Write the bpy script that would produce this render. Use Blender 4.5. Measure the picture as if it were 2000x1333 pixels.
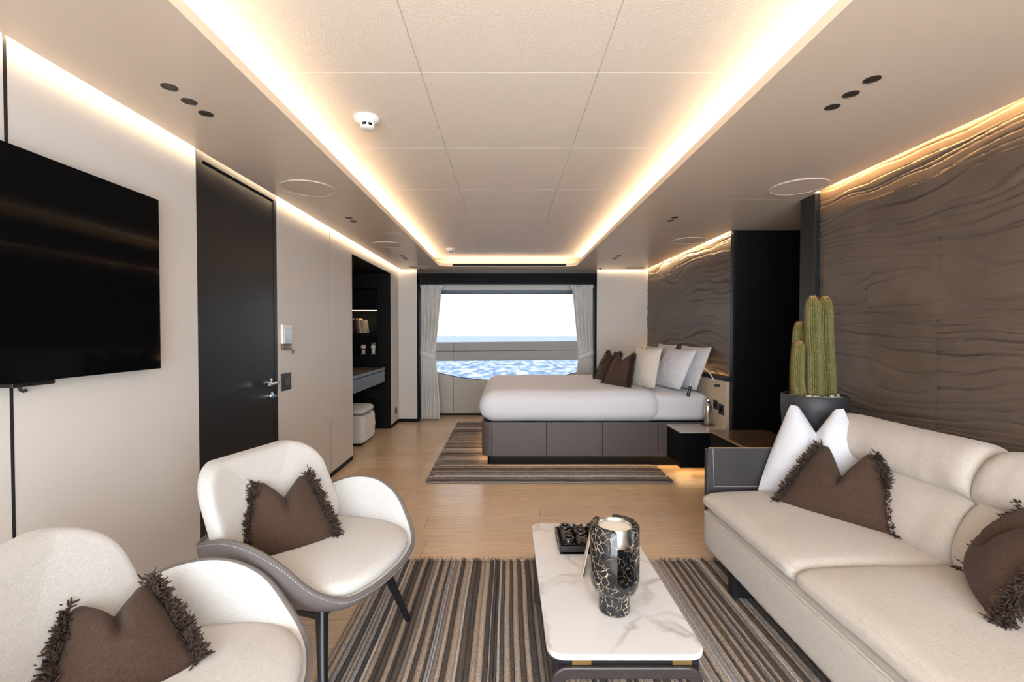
import bpy, bmesh, math, random
import numpy as np
from mathutils import Vector, Matrix, noise

random.seed(7)
R = math.radians
scene = bpy.context.scene
col = scene.collection
for o in list(bpy.data.objects):
    bpy.data.objects.remove(o)

# ------------------------------------------------------------------ camera
cd = bpy.data.cameras.new('camera')
cam = bpy.data.objects.new('camera', cd)
col.objects.link(cam)
cam.location = (0, 0, 1.267)
cam.rotation_euler = (R(90 - 1.063), 0, 0)
cd.sensor_width = 36
cd.lens = 16
cd.shift_x = 0.005
cd.clip_start = 0.02
cd.clip_end = 3000
scene.camera = cam

# ------------------------------------------------------------------ view
vs = scene.view_settings
vs.view_transform = 'Standard'
vs.look = 'None'
vs.gamma = 1
vs.use_curve_mapping = False
vs.exposure = 0.26

# ------------------------------------------------------------------ world: even, hazy daylight
SKY = 10.0
w = bpy.data.worlds.new('sky')
scene.world = w
w.use_nodes = True
bg = w.node_tree.nodes['Background']
bg.inputs[0].default_value = (0.83, 0.915, 1.0, 1)
bg.inputs[1].default_value = SKY
TINT = 0.130                     # light passed by the tinted window glass

# ------------------------------------------------------------------ lamps (LED strips and daylight portals)
WARM = (1.0, 0.745, 0.48)
AMBER = (1.0, 0.60, 0.25)
P_COVE, P_WALL_L, P_WALL_R, P_FAR, P_BED, P_LEDGE, P_SHELF = 1.9, 1.9, 7.5, 2.0, 1.2, 0.35, 0.8


def area(name, loc, direction, along, length, width, power, color=WARM, portal=False):
    L = bpy.data.lights.new(name, 'AREA')
    L.shape = 'RECTANGLE'
    L.size, L.size_y = length, width
    L.energy = power
    L.color = color
    o = bpy.data.objects.new(name, L)
    z = -Vector(direction).normalized()
    x = Vector(along).normalized()
    y = z.cross(x).normalized()
    x = y.cross(z)
    m = Matrix((x, y, z)).transposed().to_4x4()
    m.translation = loc
    o.matrix_world = m
    col.objects.link(o)
    if portal:
        L.cycles.is_portal = True
    return o


Y0, YF = -1.4, 6.43              # back of the room, far wall
XL, XR = -1.53, 1.99             # left wall face, right wall face
ZS, ZC = 2.15, 2.27              # soffit, raised ceiling
LX0, LX1, LY1 = -0.90, 0.92, 6.09  # opening of the raised ceiling
LEN = LY1 + 1.0
area('cove_light_a', (LX0 - 0.055, LEN / 2 - 1.0, 2.176), (0.35, 0, 1), (0, 1, 0), LEN, 0.02, P_COVE * LEN)
area('cove_light_b', (LX1 + 0.055, LEN / 2 - 1.0, 2.176), (-0.35, 0, 1), (0, 1, 0), LEN, 0.02, P_COVE * LEN)
area('cove_light_c', (0.01, LY1 + 0.055, 2.176), (0, -0.35, 1), (1, 0, 0), 1.7, 0.02, P_COVE * 1.7)
area('wall_light_a', (XL + 0.054, (4.5 + Y0) / 2 + 0.98, 2.202), (-1, 0, -0.45), (0, 1, 0), 7.75, 0.016, P_WALL_L * 7.75)
area('wall_light_b', (XR - 0.059, 0.78, 2.202), (1, 0, -0.45), (0, 1, 0), 4.2, 0.016, P_WALL_R * 4.2, AMBER)
area('wall_light_c', (XR - 0.059, 5.2, 2.202), (1, 0, -0.45), (0, 1, 0), 2.4, 0.016, P_WALL_R * 2.4 * 1.2, (1.0, 0.66, 0.34))
area('wall_light_d', (-1.39, YF - 0.046, 2.202), (0, 1, -0.45), (1, 0, 0), 0.22, 0.016, P_FAR * 0.24)
area('wall_light_e', (1.61, YF - 0.046, 2.202), (0, 1, -0.45), (1, 0, 0), 0.66, 0.016, P_FAR * 0.68)
area('bed_light_a', (0.8, 4.30, 0.10), (0, -0.25, -1), (1, 0, 0), 1.9, 0.03, P_BED * 1.9, AMBER)
area('bed_light_b', (-0.205, 5.1, 0.10), (-0.25, 0, -1), (0, 1, 0), 1.5, 0.03, P_BED * 1.2, AMBER)
area('bed_light_c', (1.75, 4.1, 0.085), (0, -0.2, -1), (1, 0, 0), 0.42, 0.1, P_BED * 0.4, AMBER)
area('ledge_light', (1.968, 5.15, 0.875), (0, 0, 1), (0, 1, 0), 2.2, 0.012, P_LEDGE * 2.2, AMBER)
area('corner_light', (1.945, 6.385, 0.88), (0, 0.3, 1), (1, 0, 0), 0.05, 0.02, 0.5, AMBER)
area('shelf_light', (-1.92, 6.03, 1.553), (0, 0.2, -1), (1, 0, 0), 0.4, 0.012, P_SHELF)
area('portal_far', (0, 7.3, 1.2), (0, -1, 0), (1, 0, 0), 2.6, 1.7, 1, (1, 1, 1), True)
area('portal_back', (0.2, Y0 - 0.12, 1.2), (0, 1, 0), (1, 0, 0), 3.3, 2.1, 1, (1, 1, 1), True)


# ================================================================== materials
def S(r, g, b):
    f = lambda c: (c / 255 / 12.92) if c / 255 <= 0.04045 else ((c / 255 + 0.055) / 1.055) ** 2.4
    return (f(r), f(g), f(b), 1)


def nd(nt, t, **k):
    n = nt.nodes.new(t)
    for a, v in k.items():
        setattr(n, a, v)
    return n


def M(name, c, rough=0.5, metal=0.0, var=0.0, vscale=8, vstretch=(1, 1, 1), bump=0.0, bscale=300,
      bstretch=(1, 1, 1), bdist=0.002, coat=0.0, sheen=0.0, spec=0.5, randv=0.0, c2=None, detail=4):
    m = bpy.data.materials.new(name)
    m.use_nodes = True
    nt = m.node_tree
    p = nt.nodes['Principled BSDF']
    p.inputs['Base Color'].default_value = c
    p.inputs['Roughness'].default_value = rough
    p.inputs['Metallic'].default_value = metal
    p.inputs['Specular IOR Level'].default_value = spec
    p.inputs['Coat Weight'].default_value = coat
    p.inputs['Coat Roughness'].default_value = 0.12
    p.inputs['Sheen Weight'].default_value = sheen
    tc = nd(nt, 'ShaderNodeTexCoord')

    def noise_tex(scale, stretch, det):
        mp = nd(nt, 'ShaderNodeMapping')
        mp.inputs['Scale'].default_value = stretch
        nt.links.new(tc.outputs['Object'], mp.inputs[0])
        n = nd(nt, 'ShaderNodeTexNoise')
        n.inputs['Scale'].default_value = scale
        n.inputs['Detail'].default_value = det
        nt.links.new(mp.outputs[0], n.inputs['Vector'])
        return n
    if var > 0 or randv > 0:
        mix = nd(nt, 'ShaderNodeMix', data_type='RGBA')
        d = c2 if c2 else tuple(max(0, x * (1 - var)) for x in c[:3]) + (1,)
        b = c if c2 else tuple(min(1, x * (1 + var * 0.6)) for x in c[:3]) + (1,)
        mix.inputs[6].default_value = d
        mix.inputs[7].default_value = b
        n = noise_tex(vscale, vstretch, detail)
        rmp = nd(nt, 'ShaderNodeMapRange')
        rmp.inputs[1].default_value = 0.35
        rmp.inputs[2].default_value = 0.65
        nt.links.new(n.outputs[0], rmp.inputs[0])
        nt.links.new(rmp.outputs[0], mix.inputs[0])
        out = mix.outputs[2]
        if randv > 0:
            oi = nd(nt, 'ShaderNodeObjectInfo')
            mr = nd(nt, 'ShaderNodeMapRange')
            mr.inputs[3].default_value = 1 - randv
            mr.inputs[4].default_value = 1 + randv
            nt.links.new(oi.outputs['Random'], mr.inputs[0])
            hs = nd(nt, 'ShaderNodeHueSaturation')
            nt.links.new(mr.outputs[0], hs.inputs['Value'])
            nt.links.new(out, hs.inputs['Color'])
            out = hs.outputs[0]
        nt.links.new(out, p.inputs['Base Color'])
    if bump > 0:
        n = noise_tex(bscale, bstretch, 2)
        b = nd(nt, 'ShaderNodeBump')
        b.inputs['Strength'].default_value = bump
        b.inputs['Distance'].default_value = bdist
        nt.links.new(n.outputs[0], b.inputs['Height'])
        nt.links.new(b.outputs[0], p.inputs['Normal'])
    return m


def weave(name, c, c2, scale=420, bump=0.5, rough=0.85, sheen=0.25):
    """woven cloth: crossing threads from two wave textures"""
    m = M(name, c, rough, sheen=sheen, spec=0.2)
    nt = m.node_tree
    p = nt.nodes['Principled BSDF']
    tc = nd(nt, 'ShaderNodeTexCoord')
    hs = []
    for stv in ((1, 0.12, 0.35), (0.12, 1, 1)):
        mpn = nd(nt, 'ShaderNodeMapping')
        mpn.inputs['Scale'].default_value = stv
        nt.links.new(tc.outputs['Object'], mpn.inputs[0])
        wv = nd(nt, 'ShaderNodeTexNoise')
        wv.inputs['Scale'].default_value = scale
        wv.inputs['Detail'].default_value = 1
        nt.links.new(mpn.outputs[0], wv.inputs['Vector'])
        hs.append(wv.outputs[0])
    b = nd(nt, 'ShaderNodeMath', operation='ADD')
    nt.links.new(hs[0], b.inputs[0])
    nt.links.new(hs[1], b.inputs[1])
    n = nd(nt, 'ShaderNodeTexNoise')
    n.inputs['Scale'].default_value = 520
    n.inputs['Detail'].default_value = 2
    nt.links.new(tc.outputs['Object'], n.inputs['Vector'])
    s = nd(nt, 'ShaderNodeMath', operation='MULTIPLY_ADD')
    nt.links.new(b.outputs[0], s.inputs[0])
    s.inputs[1].default_value = 0.5
    nt.links.new(n.outputs[0], s.inputs[2])
    mr = nd(nt, 'ShaderNodeMapRange')
    mr.inputs[1].default_value = 0.6
    mr.inputs[2].default_value = 1.35
    nt.links.new(s.outputs[0], mr.inputs[0])
    mix = nd(nt, 'ShaderNodeMix', data_type='RGBA')
    mix.inputs[6].default_value = c2
    mix.inputs[7].default_value = c
    nt.links.new(mr.outputs[0], mix.inputs[0])
    nt.links.new(mix.outputs[2], p.inputs['Base Color'])
    bp = nd(nt, 'ShaderNodeBump')
    bp.inputs['Strength'].default_value = bump
    bp.inputs['Distance'].default_value = 0.0015
    nt.links.new(s.outputs[0], bp.inputs['Height'])
    nt.links.new(bp.outputs[0], p.inputs['Normal'])
    return m


def marble(name, base, vein, vein2, scale, width, rough, soft=False):
    m = M(name, base, rough)
    nt = m.node_tree
    p = nt.nodes['Principled BSDF']
    tc = nd(nt, 'ShaderNodeTexCoord')
    n = nd(nt, 'ShaderNodeTexNoise')
    n.inputs['Scale'].default_value = scale * 0.7
    n.inputs['Detail'].default_value = 6
    nt.links.new(tc.outputs['Object'], n.inputs['Vector'])
    ad = nd(nt, 'ShaderNodeMix', data_type='VECTOR')
    ad.inputs[0].default_value = 0.03 if not soft else 0.3
    nt.links.new(tc.outputs['Object'], ad.inputs[4])
    nt.links.new(n.outputs['Color'], ad.inputs[5])
    v = nd(nt, 'ShaderNodeTexVoronoi', feature='DISTANCE_TO_EDGE')
    v.inputs['Scale'].default_value = scale
    nt.links.new(ad.outputs[1], v.inputs['Vector'])
    mr = nd(nt, 'ShaderNodeMapRange')
    mr.inputs[1].default_value = 0.0
    mr.inputs[2].default_value = width
    mr.inputs[3].default_value = 1
    mr.inputs[4].default_value = 0
    nt.links.new(v.outputs['Distance'], mr.inputs[0])
    n2 = nd(nt, 'ShaderNodeTexNoise')
    n2.inputs['Scale'].default_value = scale * 0.55
    n2.inputs['Detail'].default_value = 3
    nt.links.new(tc.outputs['Object'], n2.inputs['Vector'])
    mr2 = nd(nt, 'ShaderNodeMapRange')
    mr2.inputs[1].default_value = 0.40
    mr2.inputs[2].default_value = 0.58
    nt.links.new(n2.outputs[0], mr2.inputs[0])
    mu = nd(nt, 'ShaderNodeMath', operation='MULTIPLY')
    nt.links.new(mr.outputs[0], mu.inputs[0])
    nt.links.new(mr2.outputs[0], mu.inputs[1])
    vm = nd(nt, 'ShaderNodeMix', data_type='RGBA')
    vm.inputs[6].default_value = vein
    vm.inputs[7].default_value = vein2
    nt.links.new(n.outputs[0], vm.inputs[0])
    mix = nd(nt, 'ShaderNodeMix', data_type='RGBA')
    mix.inputs[6].default_value = base
    nt.links.new(vm.outputs[2], mix.inputs[7])
    nt.links.new(mu.outputs[0], mix.inputs[0])
    nt.links.new(mix.outputs[2], p.inputs['Base Color'])
    return m


def emit(name, c, s):
    m = bpy.data.materials.new(name)
    m.use_nodes = True
    nt = m.node_tree
    nt.nodes.remove(nt.nodes['Principled BSDF'])
    e = nd(nt, 'ShaderNodeEmission')
    e.inputs[0].default_value = c
    e.inputs[1].default_value = s
    nt.links.new(e.outputs[0], nt.nodes['Material Output'].inputs[0])
    return m


def glass(name, tint):
    m = bpy.data.materials.new(name)
    m.use_nodes = True
    nt = m.node_tree
    nt.nodes.remove(nt.nodes['Principled BSDF'])
    t = nd(nt, 'ShaderNodeBsdfTransparent')
    t.inputs[0].default_value = tint
    g = nd(nt, 'ShaderNodeBsdfGlossy')
    g.inputs['Roughness'].default_value = 0.0
    fr = nd(nt, 'ShaderNodeFresnel')
    fr.inputs[0].default_value = 1.06
    mx = nd(nt, 'ShaderNodeMixShader')
    nt.links.new(fr.outputs[0], mx.inputs[0])
    nt.links.new(t.outputs[0], mx.inputs[1])
    nt.links.new(g.outputs[0], mx.inputs[2])
    nt.links.new(mx.outputs[0], nt.nodes['Material Output'].inputs[0])
    return m


m_cream = M('cream wall panel', S(213, 207, 200), 0.5, bump=0.25, bscale=500, bdist=0.001)
m_ceil = M('textured ceiling fabric', S(226, 212, 196), 0.6, bump=0.5, bscale=160, bdist=0.003)
m_soffit = M('satin lacquer soffit', S(206, 188, 170), 0.28, spec=0.45)
m_lip = M('soffit lip', S(235, 220, 200), 0.5)
m_back = M('dark backing', S(38, 36, 36), 0.7)
m_seam = M('pale seam backing', S(235, 225, 212), 0.7)
m_black = M('black stained wood', S(26, 26, 29), 0.36, var=0.25, vscale=30, vstretch=(6, 6, 0.25), bump=0.15, bscale=90,
            bstretch=(8, 8, 0.2), spec=0.35)
m_jet = M('matt black lining', S(15, 15, 16), 0.6, spec=0.15)
m_trim = M('dark metal trim', S(44, 42, 48), 0.35, 0.3)
m_steel = M('brushed dark blue lacquer', S(92, 106, 120), 0.3, 0.25)
m_deskwood = M('dark brown veneer', S(74, 58, 48), 0.4, var=0.2, vscale=20, vstretch=(1, 8, 8))
m_oak = M('oak plank', S(222, 191, 158), 0.24, var=0.12, vscale=9, vstretch=(0.6, 9, 9), randv=0.06, bump=0.12, bscale=40,
          bstretch=(0.5, 10, 10), spec=0.5)
m_hide = M('embossed brown leather', S(96, 82, 71), 0.40, var=0.12, vscale=5, bump=0.15, bscale=350, spec=0.55)
m_sofa = weave('cream sofa weave', S(212, 203, 193), S(182, 172, 161))
m_chair = weave('ivory chair weave', S(216, 213, 209), S(190, 186, 182))
m_grey_leather = M('taupe grey leather', S(112, 105, 103), 0.45, bump=0.2, bscale=420, bdist=0.001)
m_arm_leather = M('charcoal saddle leather', S(58, 55, 57), 0.42, bump=0.2, bscale=420, bdist=0.001)
m_thread = M('pale thread', S(168, 166, 170), 0.7)
m_brown = weave('brown linen', S(88, 67, 54), S(52, 38, 30), 360, 0.7, sheen=0.08)
m_fringe = M('brown yarn', S(66, 49, 40), 0.9, var=0.3, vscale=60)
m_white = weave('white ribbed cotton', S(224, 224, 228), S(204, 204, 210), 380, 0.4)
m_linen = M('white bed linen', S(226, 225, 231), 0.75, sheen=0.2, bump=0.12, bscale=14, bdist=0.02, spec=0.25)
m_creamcush = weave('cream ribbed cushion', S(228, 219, 206), S(202, 190, 175), 240, 0.6)
m_bedleather = M('brown grey bed leather', S(92, 83, 82), 0.45, bump=0.15, bscale=420, bdist=0.001)
m_curtain = M('ivory curtain cloth', S(250, 247, 242), 0.8, sheen=0.2, spec=0.2)
_nt = m_curtain.node_tree
_tr = nd(_nt, 'ShaderNodeBsdfTranslucent')
_tr.inputs[0].default_value = S(240, 236, 230)
_mx = nd(_nt, 'ShaderNodeMixShader')
_mx.inputs[0].default_value = 0.15
_nt.links.new(_nt.nodes['Principled BSDF'].outputs[0], _mx.inputs[1])
_nt.links.new(_tr.outputs[0], _mx.inputs[2])
_nt.links.new(_mx.outputs[0], _nt.nodes['Material Output'].inputs[0])
m_blackleg = M('black lacquered wood', S(22, 23, 26), 0.3)
m_darkoak = M('dark stained ash', S(52, 44, 43), 0.35, var=0.25, vscale=40, vstretch=(1, 8, 8))
m_brass = M('brass', S(200, 170, 110), 0.3, 1.0)
m_chrome = M('chrome', S(215, 217, 220), 0.12, 1.0)
m_satin = M('satin steel', S(200, 196, 188), 0.28, 1.0)
m_wmarble = marble('white veined marble', S(222, 221, 221), S(192, 186, 181), S(176, 169, 163), 5.5, 0.085, 0.14, True)
m_bmarble = marble('black gold veined marble', S(34, 33, 36), S(214, 196, 170), S(205, 180, 140), 44, 0.045, 0.12)
m_wax = M('white wax', S(240, 234, 224), 0.5)
m_board = M('black brown lacquered wood', S(38, 30, 30), 0.25)
m_piece = M('black gloss game piece', S(26, 24, 26), 0.18)
m_ringtop = M('worn bronze edge', S(96, 84, 72), 0.35, 0.5)
m_card = M('cream card', S(226, 214, 196), 0.6)
m_cardblk = M('black card', S(20, 19, 20), 0.6)
m_tv = M('black glass screen', S(9, 9, 10), 0.05, spec=0.05)
m_tvb = M('television body', S(16, 16, 17), 0.4)
m_plastic = M('white plastic', S(235, 230, 222), 0.4)
m_darkplastic = M('anthracite plastic', S(44, 45, 49), 0.4)
m_rocker = M('switch rocker', S(64, 66, 71), 0.35)
m_lens = M('bronze lamp reflector', S(92, 80, 58), 0.35, 0.7)
m_grille = M('speaker grille', S(206, 188, 171), 0.6)
m_rim = M('speaker rim', S(214, 197, 180), 0.5)
m_pot = M('matt charcoal pot', S(52, 53, 57), 0.5)
m_cactus = M('cactus green', S(78, 84, 36), 0.6, var=0.2, vscale=30)
m_spine = M('golden cactus spines', S(196, 158, 92), 0.6)
m_pebble = M('white pebble', S(222, 216, 206), 0.6, var=0.1, vscale=20)
m_bulwark = M('champagne hull paint', S(114, 109, 104), 0.4)
m_wframe = M('window frame blue grey', S(96, 108, 120), 0.4)
m_parapet = M('beige parapet panel', S(196, 190, 180), 0.5)
m_blind = M('pale roller blind', S(214, 208, 200), 0.6)
m_bronzetop = M('bronze glossy tray', S(140, 112, 90), 0.18, 0.55)
m_goldedge = M('gold edge', S(214, 188, 150), 0.3, 0.8)
m_bedtop = M('pale bedside top', S(206, 198, 190), 0.22)
m_headpanel = M('cream wood panel', S(214, 196, 170), 0.5, var=0.05, vscale=30, vstretch=(1, 8, 1))
m_pouf = weave('pale pouf fabric', S(226, 222, 214), S(200, 196, 188))
m_lampcord = M('cream flexible arm', S(214, 204, 186), 0.5)
m_glass = glass('tinted window glass', (math.sqrt(TINT * 1.08), math.sqrt(TINT), math.sqrt(TINT * 0.93), 1))
m_ledbar = emit('shelf light bar', (1, 0.72, 0.45, 1), 2.2)
m_reflection = M('pale display', S(196, 210, 220), 0.15)  # pale colour stands in for the reflection on the key box's glass front
m_bronzeplate = M('bronze plate', S(120, 104, 90), 0.35, 0.7)
m_ceramic = M('white glazed ceramic', S(236, 226, 208), 0.25)
m_red = M('red glaze', S(150, 30, 24), 0.3)


# ================================================================== geometry helpers
class G:
    def __init__(s):
        s.v, s.f, s.mi = [], [], []

    def add(s, verts, faces, mi=0):
        b = len(s.v)
        s.v += [tuple(p) for p in verts]
        s.f += [tuple(i + b for i in f) for f in faces]
        s.mi += [mi] * len(faces)
        return s

    def box(s, x0, x1, y0, y1, z0, z1, mi=0):
        v = [(x, y, z) for x in (x0, x1) for y in (y0, y1) for z in (z0, z1)]
        f = [(0, 1, 3, 2), (4, 6, 7, 5), (0, 4, 5, 1), (2, 3, 7, 6), (0, 2, 6, 4), (1, 5, 7, 3)]
        return s.add(v, f, mi)

    def grid(s, fn, nu, nv, cu=False, cv=False, mi=0, flip=False):
        v = []
        for i in range(nu):
            for j in range(nv):
                v.append(fn(i / (nu if cu else nu - 1), j / (nv if cv else nv - 1)))
        f = []
        for i in range(nu if cu else nu - 1):
            for j in range(nv if cv else nv - 1):
                a, b = i * nv + j, ((i + 1) % nu) * nv + j
                c, d = ((i + 1) % nu) * nv + (j + 1) % nv, i * nv + (j + 1) % nv
                f.append((a, d, c, b) if flip else (a, b, c, d))
        return s.add(v, f, mi)

    def tube(s, pts, r, n=10, mi=0, cap=True):
        pts = [Vector(p) for p in pts]
        rs = r if isinstance(r, (list, tuple)) else [r] * len(pts)
        v, f = [], []
        up = None
        for i, p in enumerate(pts):
            t = (pts[min(i + 1, len(pts) - 1)] - pts[max(i - 1, 0)]).normalized()
            if up is None:
                up = Vector((0, 0, 1)) if abs(t.z) < 0.9 else Vector((1, 0, 0))
            a = t.cross(up).normalized()
            b = a.cross(t).normalized()
            up = b
            for k in range(n):
                an = 2 * math.pi * k / n
                v.append(p + (a * math.cos(an) + b * math.sin(an)) * rs[i])
        for i in range(len(pts) - 1):
            for k in range(n):
                f.append((i * n + k, i * n + (k + 1) % n, (i + 1) * n + (k + 1) % n, (i + 1) * n + k))
        if cap:
            f.append(tuple(range(n))[::-1])
            f.append(tuple((len(pts) - 1) * n + k for k in range(n)))
        return s.add(v, f, mi)

    def lathe(s, prof, n=32, c=(0, 0, 0), mi=0, cap=True):
        v, f = [], []
        for (r, z) in prof:
            for k in range(n):
                a = 2 * math.pi * k / n
                v.append((c[0] + r * math.cos(a), c[1] + r * math.sin(a), c[2] + z))
        for i in range(len(prof) - 1):
            for k in range(n):
                f.append((i * n + k, i * n + (k + 1) % n, (i + 1) * n + (k + 1) % n, (i + 1) * n + k))
        if cap and prof[0][0] > 1e-6:
            f.append(tuple(range(n))[::-1])
        if cap and prof[-1][0] > 1e-6:
            f.append(tuple((len(prof) - 1) * n + k for k in range(n)))
        return s.add(v, f, mi)

    def prism(s, poly, z0, z1, ax='z', mi=0):
        n = len(poly)
        mp = {'z': lambda a, b, c: (a, b, c), 'y': lambda a, b, c: (a, c, b), 'x': lambda a, b, c: (c, a, b)}[ax]
        v = [mp(a, b, z0) for a, b in poly] + [mp(a, b, z1) for a, b in poly]
        f = [tuple(range(n))[::-1], tuple(range(n, 2 * n))]
        for i in range(n):
            f.append((i, (i + 1) % n, n + (i + 1) % n, n + i))
        return s.add(v, f, mi)

    def rbox(s, c, h, r, n=10, fn=None, mi=0):
        """rounded box; fn(u,v,w,p) may move each point"""
        ts = [math.sin(math.pi / 2 * (2 * i / n - 1)) for i in range(n + 1)]
        ts = [0.55 * t + 0.45 * (2 * i / n - 1) for i, t in enumerate(ts)]
        for axis in range(3):
            for sg in (-1, 1):
                def q(a, b):
                    i, j = round(a * n), round(b * n)
                    u = [0, 0, 0]
                    u[axis] = sg
                    u[(axis + 1) % 3] = ts[i]
                    u[(axis + 2) % 3] = ts[j]
                    p = [u[k] * h[k] for k in range(3)]
                    inn = [max(-(h[k] - r[k]), min(h[k] - r[k], p[k])) for k in range(3)]
                    d = [(p[k] - inn[k]) / r[k] for k in range(3)]
                    L = math.sqrt(sum(e * e for e in d))
                    if L > 1e-9:
                        mxd = max(abs(e) for e in d)
                        p = [inn[k] + d[k] / L * mxd * r[k] for k in range(3)]
                    if fn:
                        p = fn(u[0], u[1], u[2], p)
                    return (c[0] + p[0], c[1] + p[1], c[2] + p[2])
                s.grid(q, n + 1, n + 1, flip=(sg < 0), mi=mi)
        return s


def ob(name, g, mat, parent=None, bevel=0.0, seg=2, smooth=False, world=False, weld=False, kind=None):
    me = bpy.data.meshes.new(name)
    v = g.v
    if world and parent is not None:
        L = parent.location
        v = [(a - L.x, b - L.y, c - L.z) for a, b, c in v]
    me.from_pydata(v, [], g.f)
    mats = mat if isinstance(mat, (list, tuple)) else [mat]
    for m in mats:
        me.materials.append(m)
    if len(mats) > 1:
        me.polygons.foreach_set('material_index', g.mi)
    bm = bmesh.new()
    bm.from_mesh(me)
    if weld:
        bmesh.ops.remove_doubles(bm, verts=bm.verts, dist=1e-5)
    bmesh.ops.recalc_face_normals(bm, faces=bm.faces)
    if bevel > 0:
        ed = [e for e in bm.edges if len(e.link_faces) == 2 and e.calc_face_angle() > R(35)]
        bmesh.ops.bevel(bm, geom=ed, offset=bevel, segments=seg, profile=0.5, affect='EDGES', clamp_overlap=True)
    bm.to_mesh(me)
    bm.free()
    if smooth or bevel > 0:
        me.polygons.foreach_set('use_smooth', [True] * len(me.polygons))
        me.set_sharp_from_angle(angle=R(60))
    o = bpy.data.objects.new(name, me)
    col.objects.link(o)
    if bevel > 0:
        wn_ = o.modifiers.new('normals', 'WEIGHTED_NORMAL')
        wn_.keep_sharp = True
        wn_.weight = 100
    if parent is not None:
        o.parent = parent
    if kind:
        o['kind'] = kind
    return o


def tag(o, label, cat, group=None):
    o['label'] = label
    o['category'] = cat
    if group:
        o['group'] = group
    return o


def thing(name, label, cat, loc=(0, 0, 0), rz=0.0, group=None):
    o = bpy.data.objects.new(name, None)
    o.empty_display_size = 0.1
    col.objects.link(o)
    o.location = loc
    o.rotation_euler = (0, 0, rz)
    return tag(o, label, cat, group)


def struct(name, label=None, loc=(0, 0, 0)):
    o = bpy.data.objects.new(name, None)
    col.objects.link(o)
    o.location = loc
    o['kind'] = 'structure'
    if label:
        o['label'] = label
    return o


def copy_tree(o, parent=None):
    c = o.copy()
    col.objects.link(c)
    c.parent = parent
    for ch in list(o.children):
        copy_tree(ch, c)
    return c


def box(name, mat, parent, *b, bevel=0.0, world=False, seg=2):
    return ob(name, G().box(*b), mat, parent, bevel=bevel, world=world, seg=seg)


def rrect(x0, x1, y0, y1, r, n=6):
    p = []
    for cx, cy, a0 in ((x1 - r, y1 - r, 0), (x0 + r, y1 - r, 90), (x0 + r, y0 + r, 180), (x1 - r, y0 + r, 270)):
        for k in range(n + 1):
            a = R(a0 + 90 * k / n)
            p.append((cx + r * math.cos(a), cy + r * math.sin(a)))
    return p


def fbm(x, y, z=0.0, o=3):
    return noise.fractal(Vector((x, y, z)), 0.8, 2.0, o)


# ================================================================== THE ROOM
# ---- floor
floor = struct('floor', 'pale oak plank floor of the cabin')
box('subfloor', m_jet, floor, -2.3, 2.9, Y0 - 0.1, 7.0, -0.08, -0.016)
pw = 0.188
row = 0
y = Y0
while y < 6.95:
    y1 = min(y + pw, 6.98)
    x = -2.2 - random.random() * 1.6
    while x < 2.8:
        L = 1.9 + random.random() * 0.5
        a, b = max(x, -2.2), min(x + L, 2.8)
        if b - a > 0.03:
            box('plank', m_oak, floor, a + 0.0008, b - 0.0008, y + 0.0008, y1 - 0.0008, -0.016, 0.0, bevel=0.0012, seg=1)
        x += L
    y += pw

# ---- raised ceiling with fabric panels, soffit around it
ceiling = struct('ceiling', 'raised cream ceiling panels inside a lit soffit')
box('deckhead', m_seam, ceiling, -2.4, 3.0, Y0 - 0.2, 7.1, ZC + 0.0042, ZC + 0.1)
xs = [LX0 - 0.14, -0.331, 0.352, LX1 + 0.14]
ys = [Y0 + 0.3] + [1.775 + 0.72 * k for k in range(-3, 6)] + [LY1 + 0.14]
for i in range(3):
    for j in range(len(ys) - 1):
        box('ceiling_panel', m_ceil, ceiling, xs[i] + 0.0015, xs[i + 1] - 0.0015, ys[j] + 0.0015, ys[j + 1] - 0.0015, ZC, ZC + 0.004, bevel=0.001, seg=1)
SL, SR, SF = XL + 0.042, XR - 0.048, YF - 0.035      # edges of the light slots
zt = ZS + 0.015


def soff(poly):
    ob('soffit_panel', G().prism(poly, ZS, zt), m_soffit, ceiling)


g_ = 0.0012
s1, s2 = 3.04, 4.05
r_ = 0.13


def arc(cx, cy, r, a0, a1, n=8):
    return [(cx + r * math.cos(R(a0 + (a1 - a0) * k / n)), cy + r * math.sin(R(a0 + (a1 - a0) * k / n))) for k in range(n + 1)]


soff([(SL, Y0), (LX0, Y0), (LX0, s1 - g_), (SL, s1 - g_)])
soff([(SL, s1 + g_), (LX0, s1 + g_), (LX0, s2 - g_), (SL, s2 - g_)])
soff([(LX1, Y0), (SR, Y0), (SR, 2.90), (2.8, 2.90), (2.8, s1 - g_), (LX1, s1 - g_)])
soff([(LX1, s1 + g_), (2.8, s1 + g_), (2.8, 3.99), (SR, 3.99), (SR, s2 - g_), (LX1, s2 - g_)])
soff([(SL, s2 + g_), (LX0, s2 + g_)] + arc(LX0 + r_, LY1 - r_, r_, 180, 90) + arc(LX1 - r_, LY1 - r_, r_, 90, 0) +
     [(LX1, s2 + g_), (SR, s2 + g_), (SR, SF), (1.266, SF), (1.266, YF + 0.02), (-1.266, YF + 0.02), (-1.266, SF), (SL, SF)])
soff([(LX0, Y0), (LX1, Y0), (LX1, -1.0), (LX0, -1.0)])
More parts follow.
